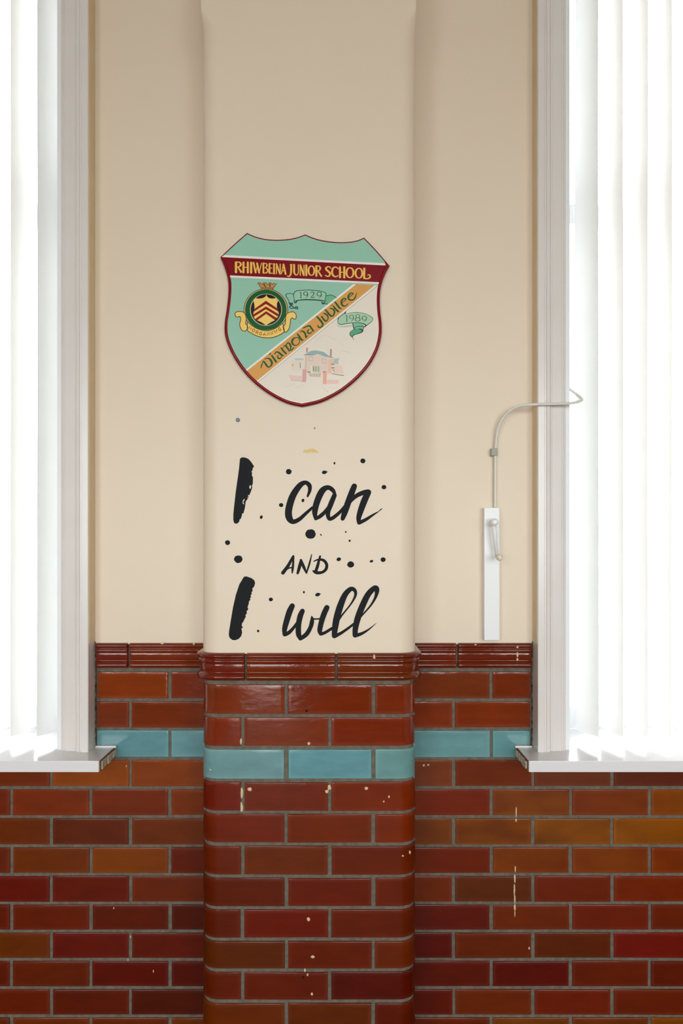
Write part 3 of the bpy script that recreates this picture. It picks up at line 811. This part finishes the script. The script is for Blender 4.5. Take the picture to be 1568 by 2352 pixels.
def inset(pts, d):
    n = len(pts); ar = sum(pts[i][0]*pts[(i+1)%n][1] - pts[(i+1)%n][0]*pts[i][1] for i in range(n)); s = 1 if ar > 0 else -1
    out = []
    for i in range(n):
        a, p, b = Vector(pts[i-1]), Vector(pts[i]), Vector(pts[(i+1)%n])
        e1, e2 = (p - a).normalized(), (b - p).normalized()
        n1, n2 = Vector((-e1.y, e1.x))*s, Vector((-e2.y, e2.x))*s
        q = (n1 + n2); l = q.length
        q = q/l if l > 1e-6 else n1
        k = 0.55 if p.y > RIM_Z else 1.3
        out.append(tuple(p + q * d * k / max(0.5, q.dot(n1))))
    return out
cxp, czp = TP(760, 800)
plq = empty('shield_plaque', (cxp, PIL_Y, czp)); tag(plq, 'painted wooden school shield with maroon rim above the lettering', 'plaque')
def shell(name, loops_y, material, parent, closed_front=True):
    """loft of (loop, y)"""
    n = len(loops_y[0][0]); v = []; f = []
    for lp, y in loops_y: v += [(p[0], y, p[1]) for p in lp]
    for i in range(len(loops_y)-1):
        for k in range(n): f.append((i*n + k, i*n + (k+1)%n, (i+1)*n + (k+1)%n, (i+1)*n + k))
    if closed_front:
        last = len(loops_y) - 1
        for tr_ in tessellate_polygon([[Vector((p[0], p[1], 0)) for p in loops_y[-1][0]]]): f.append(tuple(last*n + q for q in tr_))
    me = pydata(name, v, f); fix_normals(me); return link(name, me, material, parent)
MAROON = (128, 0, 18)
bd = shell('board', [(inset(outline, 0.004), PIL_Y), (inset(outline, 0.002), PIL_Y - 0.006), (inset(outline, 0.002), BY + 0.006)], flat((112, 62, 34), 0.5), plq)
rim = shell('rim', [(inset(outline, 0.0025), BY + 0.007), (inset(outline, 0.0005), BY + 0.0055), (outline, BY + 0.003), (inset(outline, 0.0012), BY + 0.0006), (inset(outline, 0.0035), BY - 0.0006), (inset(outline, 0.0058), BY - 0.0002), (inset(outline, 0.0064), BY + 0.002)], flat(MAROON, 0.22), plq, closed_front=False)
for p in rim.data.polygons: p.use_smooth = True
FACE = inset(outline, 0.0055)
L0 = BY + 0.0012
GREEN = (152, 200, 178); PALE = (236, 224, 210); GOLD = (222, 160, 82)
def layer(name, pts, lvl, col, parent, th=0.0002, rough=0.24): return slab(name, [pts] if not isinstance(pts[0], list) else pts, L0 - 0.00022*lvl, th, flat(col, rough), parent)
layer('green_field', FACE, 0, GREEN, plq)
def line(a, b): return TP(*a), TP(*b)
def between(pts, l1, l2):
    return clip(clip(pts, *halfplane(*l1)), *halfplane(l2[1], l2[0]))
# lines run from left to right, so "below" is the right-hand side
def band(name, top, bot, lvl, col, src=FACE, parent=plq):
    a, b = line(*top); c, d = line(*bot)
    q = clip(clip(src, *halfplane(b, a)), *halfplane(c, d))
    return layer(name, q, lvl, col, parent)
DG = dict(g0=((275,1245),(1225,490)), g1=((365,1335),(1395,500)))
below_band = clip(FACE, *halfplane(*reversed(line((130,446),(1430,506)))))
p0, p1 = line((352,1346),(1408,490))
q = clip(below_band, *halfplane(p1, p0)); layer('white_field', q, 1, PALE, plq)
band('gold_stripe', ((275,1245),(1225,490)), ((365,1335),(1395,500)), 2, GOLD, below_band)
band('white_line', ((268,1235),(1212,484)), ((277,1247),(1228,492)), 2.5, (240, 236, 228), below_band)
band('white_line', ((362,1332),(1392,497)), ((370,1343),(1404,508)), 2.5, (240, 234, 224), below_band)
band('grey_line', ((370,1343),(1404,508)), ((372,1346),(1407,511)), 2.6, (176, 170, 160), below_band)
band('maroon_band', ((60,262),(1500,335)), ((60,417),(1500,484)), 3, MAROON)
band('white_line', ((60,243),(1500,317)), ((60,262),(1500,336)), 3.5, (242, 232, 226))
band('white_line', ((60,416),(1500,482)), ((60,434),(1500,499)), 3.5, (242, 232, 226))

def ink(name, lines, tr_args, lvl, col, parent, smooth=8, cap=True):
    return strokes(name, lines, TR(*tr_args, L0), L0 - 0.00022*lvl, 0.0002, flat(col, 0.24), parent, smooth, cap)
def fill(name, pts, tr_args, lvl, col, parent, holes=()):
    t = TR(*tr_args, L0)
    return slab(name, [poly(t, pts)] + [poly(t, h) for h in holes], L0 - 0.00022*lvl, 0.0002, flat(col, 0.24), parent)
TA, TB_ = (530, 585, 9.2235), (690, 585, 9.2235)
LG = (242, 196, 96)
def ring(cx, cy, rx, ry, w0, w1, n=16):
    return [(cx + rx*math.cos(2*math.pi*k/n), cy + ry*math.sin(2*math.pi*k/n), w0 + (w1 - w0)*abs(math.cos(2*math.pi*k/n))) for k in range(n + 1)]
lettersA = dict(
 R=[[(110,168,42),(110,372,42)],[(110,166,16),(180,163,22),(212,205,36),(190,250,24),(145,266,14)],[(150,262,22),(218,368,36)]],
 H=[[(268,170,38),(268,378,38)],[(360,170,38),(360,380,38)],[(268,272,14),(360,272,14)]], I=[[(432,174,40),(430,382,40)]],
 W=[[(482,176,32),(525,380,32)],[(525,380,14),(562,245,14)],[(556,186,32),(600,386,32)],[(600,386,14),(650,186,16)]],
 B=[[(690,186,30),(690,388,30)],[(690,188,14),(752,194,18),(764,236,26),(735,276,14),(694,281,10)],[(735,280,12),(784,330,28),(756,385,20),(692,391,14)]],
 E=[[(818,196,32),(818,392,32)],[(818,195,16),(880,198,14)],[(818,286,14),(870,286,12)],[(818,393,16),(882,395,14)]], I2=[[(915,200,32),(915,402,32)]],
 N=[[(966,200,18),(966,404,18)],[(966,202,30),(1040,406,30)],[(1045,204,18),(1045,406,18)]], A=[[(1112,212,16),(1070,410,16)],[(1114,212,34),(1160,412,32)],[(1086,346,12),(1140,346,12)]],
 J=[[(1278,218,34),(1278,330,34),(1268,415,30),(1235,462,20),(1196,452,16)],[(1256,216,12),(1300,216,12)]], U=[[(1340,218,34),(1340,300,34),(1342,380,32),(1372,428,22),(1412,420,16),(1430,370,16),(1430,300,16),(1430,218,18)]],
 N2=[[(1470,224,18),(1470,438,20)],[(1472,226,32),(1545,438,32)],[(1550,228,18),(1550,438,18)]])
lettersB = dict(
 I=[[(122,230,36),(122,436,36)]], O=[ring(230,342,62,98,14,32)], R=[[(335,246,36),(335,450,36)],[(335,243,16),(395,247,20),(418,292,30),(396,336,20),(356,348,12)],[(366,346,24),(440,456,30)]],
 S=[[(640,288,20),(605,258,18),(556,268,26),(538,306,34),(580,350,34),(622,396,34),(610,448,26),(570,463,20),(527,440,18)]],
 C=[[(794,298,24),(750,265,18),(692,288,30),(666,366,36),(690,442,32),(745,470,20),(790,446,18)]], H=[[(835,270,36),(835,482,36)],[(925,270,38),(925,486,38)],[(835,376,14),(925,376,14)]],
 O2=[ring(1046,384,74,104,14,34)], O3=[ring(1235,395,72,104,14,34)], L=[[(1350,296,38),(1346,498,38)],[(1345,506,20),(1420,510,22),(1470,482,28),(1466,438,24),(1432,428,14),(1418,444,10)]])
fat = lambda g: [[(x, y, w*1.1 + 2) for x, y, w in ln] for ln in g]
for nm, g in list(lettersA.items()): ink('letter', fat(g), TA, 4.6, LG, plq)
for nm, g in list(lettersB.items()): ink('letter', fat(g), TB_, 4.6, LG, plq)
TD, TE = (590, 740, 11.2), (715, 650, 11.2)
DGN = (26, 88, 44)
diam = [[[(104,1190,14),(118,1120,32),(140,1060,24),(165,1005,20)],[(158,1000,30),(200,1042,46),(258,1128,48),(300,1164,28)],[(185,960,14),(262,930,24),(336,958,46),(384,1040,54),(366,1112,40),(306,1166,26)]],
        [[(384,862,40),(430,930,48),(492,1018,50)],[(322,840,22),(345,806,30)]],
        [[(460,822,28),(490,772,26),(556,780,44),(618,832,50),(682,868,28)],[(548,850,20),(532,900,36),(570,938,36),(618,916,24),(640,860,16)]],
        [[(626,668,40),(678,740,48),(745,808,46)],[(652,690,10),(700,620,16),(722,604,18)],[(778,640,10),(768,575,14),(798,540,18)],[(690,640,18),(724,600,28),(772,652,44),(832,740,42)],[(748,580,18),(800,535,30),(852,578,44),(870,650,40),(858,718,22),(892,716,32),(948,655,22)]],
        [[(1010,396,20),(942,424,40),(902,490,54),(920,560,48),(980,600,26),(1058,572,20),(1094,490,22),(1070,412,22),(1010,396,20)]],
        [[(1042,312,38),(1090,372,48),(1150,460,48),(1186,454,22)],[(1108,252,18),(1150,230,28),(1204,252,44),(1250,322,46),(1258,398,28),(1302,348,18)]],
        [[(1190,152,28),(1270,116,30),(1352,96,40),(1402,162,44),(1452,226,42)],[(1340,180,16),(1302,240,38),(1332,290,36),(1398,272,22),(1422,222,14)]]]
jub = [[[(138,864,36),(195,925,48),(264,1008,50),(290,1076,44),(246,1136,32),(188,1142,36),(166,1096,28)]],
       [[(262,862,36),(316,938,46),(366,982,38),(410,958,28),(430,900,30),(408,838,40),(352,794,36),(308,782,20)]],
       [[(360,690,36),(410,752,46),(478,830,48),(530,858,38),(580,802,40),(592,732,44),(552,674,36),(482,656,26)],[(505,590,16),(540,550,16)]],
       [[(566,600,38),(620,670,46),(692,738,44)]], [[(606,492,36),(660,562,48),(718,640,46),(776,658,22)]],
       [[(884,420,34),(846,394,24),(790,440,42),(768,512,48),(806,586,42),(876,592,26),(940,540,18)],[(792,508,14),(840,470,18),(888,416,32)]],
       [[(1066,276,34),(1020,256,24),(966,306,42),(946,380,46),(990,438,38),(1074,434,30),(1128,364,32),(1168,240,8)],[(966,366,14),(1020,330,18),(1070,274,30)]]]
bold = lambda g: [[(x, y, w*1.0) for x, y, w in ln] for ln in g]
for g in diam: ink('letter', bold(g), TD, 4.2, DGN, plq)
for g in jub: ink('letter', bold(g), TE, 4.2, DGN, plq)

# crest of the county, left of the stripe
TF = (530, 640, 9.8)
tF = TR(*TF, L0)
crest = layer('crest', ell(tF, 787, 705, 500, 484, 48), 1.0, (64, 58, 48), plq)
def el(name, cx, cy, rx, ry, lvl, col, n=48): return layer(name, ell(tF, cx, cy, rx, ry, n), lvl, col, crest)
el('ring_edge', 787, 705, 486, 470, 1.4, (214, 178, 110)); el('ring_green', 787, 705, 466, 456, 1.8, (10, 92, 48)); el('ring_edge', 790, 702, 362, 362, 2.2, (206, 186, 140)); el('disc', 792, 700, 342, 348, 2.6, (28, 18, 22))
YEL = (250, 210, 112); BRN = (92, 54, 22); RED = (142, 10, 20)
fill('shield', [(800,366),(825,415),(870,445),(940,452),(1020,440),(1064,500),(1037,560),(1035,640),(1060,720),(1082,790),(1050,870),(990,940),(900,985),(790,1052),(690,985),(590,940),(528,890),(506,790),(525,700),(535,640),(525,560),(506,500),(560,445),(640,452),(720,440),(775,410)], TF, 3.0, YEL, crest)
for ch_ in ([(530,685),(790,500),(1045,672),(1076,748),(790,572),(512,748)], [(510,806),(790,630),(1078,802),(1052,852),(790,690),(524,856)], [(556,906),(795,735),(1034,890),(996,938),(795,795),(588,942)]): fill('chevron', ch_, TF, 3.4, RED, crest)
cr = [(605,100),(665,95),(692,132),(745,95),(800,100),(825,140),(868,95),(908,100),(932,132),(960,106),(1030,115),(985,170),(945,245),(690,235),(655,170)]
fill('crown', cr, TF, 2.4, (196, 140, 78), crest)
def rounded(pts): return cat(pts + [pts[0]], 4)[:-1]
def closed(pts, w): return [p + (w,) for p in pts + [pts[0]]]
ink('crown_outline', [closed(cr, 14), [(690,205,12),(820,212,12),(950,215,12)], [(745,130,30),(780,190,20)], [(880,130,30),(880,190,20)]], TF, 2.8, (96, 66, 36), crest, smooth=0)
mid = [(372,1010),(390,985),(480,1065),(600,1130),(700,1162),(800,1175),(900,1162),(1000,1120),(1090,1070),(1160,1018),(1185,1080),(1200,1190),(1130,1250),(1050,1290),(940,1324),(830,1335),(700,1322),(560,1280),(460,1225),(375,1160)]
lc = [(90,790),(130,752),(220,740),(300,770),(338,850),(345,930),(332,1020),(372,1052),(370,1130),(320,1185),(250,1162),(212,1090),(200,1020),(222,930),(215,872),(190,852),(150,872),(110,850)]
rc = [(1172,1080),(1220,1030),(1232,930),(1242,830),(1290,772),(1380,750),(1440,770),(1472,830),(1462,900),(1420,912),(1382,886),(1346,920),(1336,1010),(1312,1120),(1250,1202),(1200,1182)]
for pts in (lc, rc, mid):
    is_mid = pts is mid; pts = rounded(pts)
    s = fill('scroll', pts, TF, 3.0 if is_mid else 2.6, YEL, crest)
    ink('scroll_outline', [closed(pts, 16)], TF, 3.5 if is_mid else 3.2, BRN, crest, smooth=0)
GL = {'M':[[(-30,35),(-22,-35),(0,20),(22,-35),(30,35)]], 'O':[[(28*math.cos(k*math.pi/6), 35*math.sin(k*math.pi/6)) for k in range(13)]], 'R':[[(-22,35),(-22,-35),(12,-35),(24,-16),(8,2),(-22,2)],[(0,2),(26,35)]],
      'G':[[(24,-24),(4,-36),(-20,-22),(-26,2),(-16,28),(6,36),(24,24),(24,4),(6,4)]], 'A':[[(-28,35),(0,-35),(28,35)],[(-17,12),(17,12)]], 'N':[[(-24,35),(-24,-35),(24,35),(24,-35)]], 'W':[[(-34,-35),(-17,35),(0,-20),(17,35),(34,-35)]]}
lines = []
for chn, (cx_, cy_), r_ in zip('MORGANNWG', ((436,1112),(512,1166),(590,1208),(672,1236),(756,1248),(840,1246),(922,1230),(1012,1192),(1098,1142)), (34,27,20,12,4,-6,-14,-24,-34)):
    a = math.radians(r_)
    for ln in GL[chn]: lines.append([(cx_ + x*math.cos(a) - y*math.sin(a), cy_ + x*math.sin(a) + y*math.cos(a), 15) for x, y in ln])
ink('scroll_lettering', lines, TF, 3.6, (132, 80, 26), crest, smooth=0)

# ribbon with 1929
TG, TH = (640, 650, 11.2), (760, 700, 14.254)
RG = (160, 204, 180); DK = (44, 78, 64)
main = [(385,270),(420,225),(490,200),(620,185),(760,180),(900,190),(1060,210),(1180,245),(1215,290),(1190,470),(1100,450),(900,435),(700,430),(560,440),(430,462),(400,400)]
rb = fill('ribbon', rounded(main), TG, 1.4, RG, plq)
tail = [(180,310),(210,275),(370,285),(392,400),(385,500),(260,495),(240,420),(190,370)]
fill('ribbon_fold', tail, TG, 1.1, (150, 200, 176), rb); fill('ribbon_fold', [(1218,330),(1320,310),(1400,330),(1484,385),(1262,545),(1160,520),(1190,460)], TG, 1.1, (112, 184, 142), rb)
fill('ribbon_fold', [(265,500),(370,510),(360,575),(290,580)], TG, 1.2, (70, 110, 92), rb)
ink('ribbon_outline', [[(392,400,12),(382,300,20),(420,226,20),(490,200,18),(620,186,16),(760,181,18),(900,190,18),(1060,210,16),(1180,245,16),(1214,292,18),(1195,420,16),(1188,470,20)], [(430,462,26),(560,440,26),(700,430,30),(900,436,30),(1100,452,28),(1188,472,18)],
   [(372,287,16),(280,275,16),(205,280,18),(182,318,22),(205,375,20),(242,425,18),(262,495,16)], [(400,400,14),(395,470,22),(430,508,36),(468,470,22)], [(270,510,30),(300,560,34),(355,530,24)], [(275,620,26),(330,590,24),(400,650,24),(440,620,34),(484,630,30),(482,690,10)], [(280,625,20),(310,655,20),(400,650,18),(480,672,20)],
   [(1225,330,14),(1320,312,16),(1400,330,16),(1486,385,14)], [(1110,500,34),(1140,540,36),(1180,500,26)], [(1170,530,16),(1262,548,16)]], TG, 1.8, DK, rb)
d1 = [[[(540,252,10),(566,245,22),(567,310,24),(567,384,24)],[(545,386,10),(590,386,10)]], [ring(690,275,50,44,14,24)[0:17], [(742,280,26),(738,335,22),(690,392,8)]], [[(812,262,14),(850,232,18),(900,250,28),(896,300,22),(826,372,14),(912,372,26)]], [ring(1040,285,56,52,14,24)[0:17], [(1096,292,24),(1086,345,18),(1030,390,8)]]]
for g in d1: ink('numeral', g, TG, 2.1, (64, 112, 66), rb)
# ribbon with 1989
m2 = [(222,490),(245,425),(420,290),(500,302),(650,265),(850,250),(1050,278),(1200,330),(1330,410),(1362,470),(1330,550),(1150,690),(1060,622),(900,588),(700,596),(450,625),(330,646),(250,622),(218,560)]
fill('ribbon_shadow', [(x - 10, y + 62) for x, y in [(218,560),(250,612),(330,640),(450,622),(700,596),(720,620),(720,650),(450,680),(300,680),(200,620)]], TH, 1.5, (182, 206, 186), plq)
rb2 = fill('ribbon', rounded(m2), TH, 1.9, (174, 208, 178), plq)
fill('ribbon_fold', [(710,600),(900,590),(1060,625),(1082,720),(1050,805),(760,790),(722,700)], TH, 1.6, (128, 190, 158), rb2); fill('ribbon_fold', [(780,785),(900,790),(1050,830),(1040,885),(960,930),(800,975),(690,1058),(622,1000),(618,930),(680,850)], TH, 1.7, (84, 166, 126), rb2)
ink('ribbon_outline', [[(500,304,10),(650,266,12),(850,251,14),(1050,278,14),(1200,330,14),(1332,412,18),(1362,472,16),(1332,550,16),(1240,622,20),(1150,690,22)], [(425,290,16),(330,362,18),(245,425,34),(226,500,20),(220,560,18),(252,622,20),(330,646,24),(450,628,22),(700,596,20)], [(700,594,14),(900,588,18),(1060,622,26),(1140,684,44),(1090,726,24)],
   [(440,285,30),(482,240,26),(488,210,8)], [(470,290,30),(478,240,22)], [(708,600,24),(722,690,26),(750,780,28),(790,795,20)], [(760,755,14),(860,715,18),(1060,715,22),(1055,800,20)], [(900,790,20),(1000,815,44),(1040,850,44),(990,905,34),(880,950,22),(770,985,20),(690,1050,26)], [(770,795,14),(690,845,14),(620,920,18),(622,1000,18),(690,1058,22),(745,1160,5)]], TH, 2.2, (40, 66, 54), rb2)
d2 = [[[(470,372,12),(514,352,30),(516,450,34),(516,548,34)],[(480,556,12),(550,556,10)]], [ring(670,400,64,62,14,26), [(736,405,30),(722,480,24),(655,556,8)]], [ring(875,375,62,52,14,28), ring(872,482,78,60,16,36)], [ring(1088,440,72,66,16,34), [(1160,440,34),(1140,510,22),(1070,556,8)]]]
for g in d2: ink('numeral', g, TH, 2.5, (86, 132, 88), rb2)

# watercolour of the school house
TI = (640, 760, 8.711)
pic = fill('school_picture', [(520,505),(600,495),(780,472),(900,515),(1062,560),(1062,850),(820,870),(560,830),(500,780)], TI, 1.4, (230, 208, 192), plq)
for nm, pts, col_ in (('roof', [(495,480),(555,452),(640,400),(750,392),(900,422),(1000,496),(1115,545),(1050,545),(900,512),(785,462),(680,492),(590,494)], (132, 168, 172)),
    ('chimney', [(548,338),(586,338),(582,430),(545,440)], (190, 132, 130)), ('chimney', [(1026,362),(1062,366),(1058,522),(1022,510)], (184, 118, 120)),
    ('wing_roof', [(300,556),(380,545),(500,552),(498,588),(330,590)], (188, 196, 192)), ('wing_roof', [(1120,552),(1225,550),(1190,590),(1200,665),(1065,668)], (164, 184, 186)),
    ('wing_wall', [(255,600),(490,600),(490,770),(440,800),(250,800)], (232, 216, 202)), ('wing_wall', [(1062,560),(1110,555),(1062,660),(1055,850),(985,850),(1000,580)], (238, 188, 152)), ('wing_wall', [(1110,690),(1270,690),(1290,860),(1080,850)], (236, 204, 184)),
    ('door', [(684,708),(815,708),(818,822),(680,812)], (176, 192, 160)), ('door_frame', [(636,690),(672,690),(668,838),(632,830)], (236, 226, 210)),
    ('gate_post', [(478,768),(560,768),(545,1022),(462,1015)], (222, 150, 150)), ('gate_post', [(890,815),(962,815),(955,1070),(880,1060)], (238, 156, 134)),
    ('garden_wall', [(190,880),(460,905),(455,1000),(250,985)], (232, 196, 192)), ('garden_wall', [(965,978),(1205,985),(1190,1060),(962,1058)], (238, 190, 180)), ('steps', [(585,850),(850,850),(840,925),(620,915)], (206, 194, 182))):
    fill(nm, pts, TI, 1.9 if nm not in ('gate_post', 'door', 'wing_wall') else 2.2, tuple(int(q*0.78 + w*0.22) for q, w in zip(col_, PALE)), pic)
ink('pencil_lines', [[(500,485,6),(600,478,5),(700,480,4)], [(540,500,5),(545,640,4),(535,760,4)], [(600,520,4),(680,520,4),(680,600,4),(600,600,4),(600,520,4)], [(870,560,4),(950,570,4),(950,650,4),(870,640,4),(870,560,4)], [(690,712,14),(692,800,14)], [(740,712,8),(742,810,8)], [(800,712,6),(800,815,6)], [(425,640,12),(430,740,14)],
   [(1060,665,24),(1105,680,14)], [(1065,740,22),(1105,740,20)], [(1075,770,12),(1110,810,12)], [(1060,855,10),(1180,880,12),(1300,892,14)], [(580,826,22),(630,826,20)], [(890,822,16),(925,818,18)], [(240,985,4),(540,1020,5)], [(640,860,5),(640,910,4)], [(700,865,5),(700,920,4)], [(760,865,5),(760,925,4)], [(815,860,5),(812,920,4)]], TI, 2.6, (142, 122, 108), pic, smooth=0)['kind'] = 'stuff'
ink('sketch_lines', [[(80,1080,3),(180,1115,4),(300,1060,3)], [(340,1130,3),(440,1115,4),(540,1030,4)], [(865,1050,4),(880,1130,5),(930,1190,5),(985,1215,10)], [(1000,1125,3),(1120,1150,4),(1200,1120,3)], [(700,250,3),(850,110,3),(960,80,4),(1040,140,3),(1140,185,3)], [(1230,230,3),(1270,300,3)], [(1260,405,3),(1380,425,4),(1450,465,3)]], TI, 2.6, (206, 196, 184), pic)['kind'] = 'stuff'
fill('lamp', [(262,660),(290,672),(284,712),(268,705)], TI, 2.4, (206, 164, 70), pic)

# ------------------------------------------------------------------ paint spots and chips on the glaze
def spot(parent, px, py, rx, ry, yplane, material='spot', rot=0.0, name='paint_spot'):
    mb = MB(); rx *= 0.85; ry *= 0.9; X, Z = P(px, py, yplane); s = (CAM_D + yplane)/FPX
    rnd = random.Random(int(px*13 + py)); n = 10; v = [(X, yplane - 0.0012, Z)]
    for rr, d in ((0.7, 0.0010), (1.0, -0.0006)):
        for k in range(n):
            a = 2*math.pi*k/n; q = rr*rnd.uniform(0.82, 1.15); x, z = rx*s*q*math.cos(a), ry*s*q*math.sin(a)
            v.append((X + x*math.cos(rot) - z*math.sin(rot), yplane - d, Z + x*math.sin(rot) + z*math.cos(rot)))
    f = [(0, 1 + k, 1 + (k+1) % n) for k in range(n)] + [(1 + k, 1 + n + k, 1 + n + (k+1) % n, 1 + (k+1) % n) for k in range(n)]
    mb.add(v, f); me = pydata(name, mb.v, mb.f); fix_normals(me)
    return link(name, me, M[material], parent, smooth=True)
for a in ((573,1813,6,5),(750,1818,6,6),(756,1809,5,7),(841,1811,6,5),(893,1830,3,4),(881,1841,2.5,3),(708,2112,4.5,5),(718,2198,6,4),(700,2229,3,5),(706,2239,3,4),(716,2283,4,5),(709,1708,5,4),(925,1966,3,2.5),(941,1958,2.5,5),(859,1509,4,6),(483,1768,3,2)): spot(pil, *a, PIL_Y - 0.0003 if a[1] > 1600 else PIL_Y - 0.0165)
for a in ((704,1633,3.2,3.6),(696,2245,3,4)): spot(pil, *a, PIL_Y - 0.0003, material='hole', name='drill_hole')
spot(pil, 553, 1703, 3, 9, PIL_Y + 0.001); spot(pil, 555, 1822, 4, 14, PIL_Y + 0.001); spot(pil, 554, 1854, 4.5, 13, PIL_Y + 0.001)
for a in ((1185,1866,2,14),(1185,1884,2.2,5),(1183,1996,2,9),(1182,2018,2.6,12),(1181,2044,2.2,18),(1182,2066,2,14),(1182,2084,3,8),(1182,2098,1.5,9),(1215,2178,2.2,4),(983,1757,3,2.5),(973,1758,3,3)): spot(wall, *a, -0.0006)
for a in ((1188,1486,3,4),(1188,1504,3,6),(1188,1515,3,4)): spot(wall, *a, -0.0165 if a[1] < 1490 else -0.010)
for a in ((1092,1481,3,2.5),(372,1478,5,3),(445,1479,3,3)): spot(wall, *a, -0.017)
for a in ((290,1760,1.5,3),(261,2086,1.6,3),(300,2152,1.5,4),(294,2205,1.6,4),(352,2231,1.5,4)): spot(wall, *a, -0.0006)
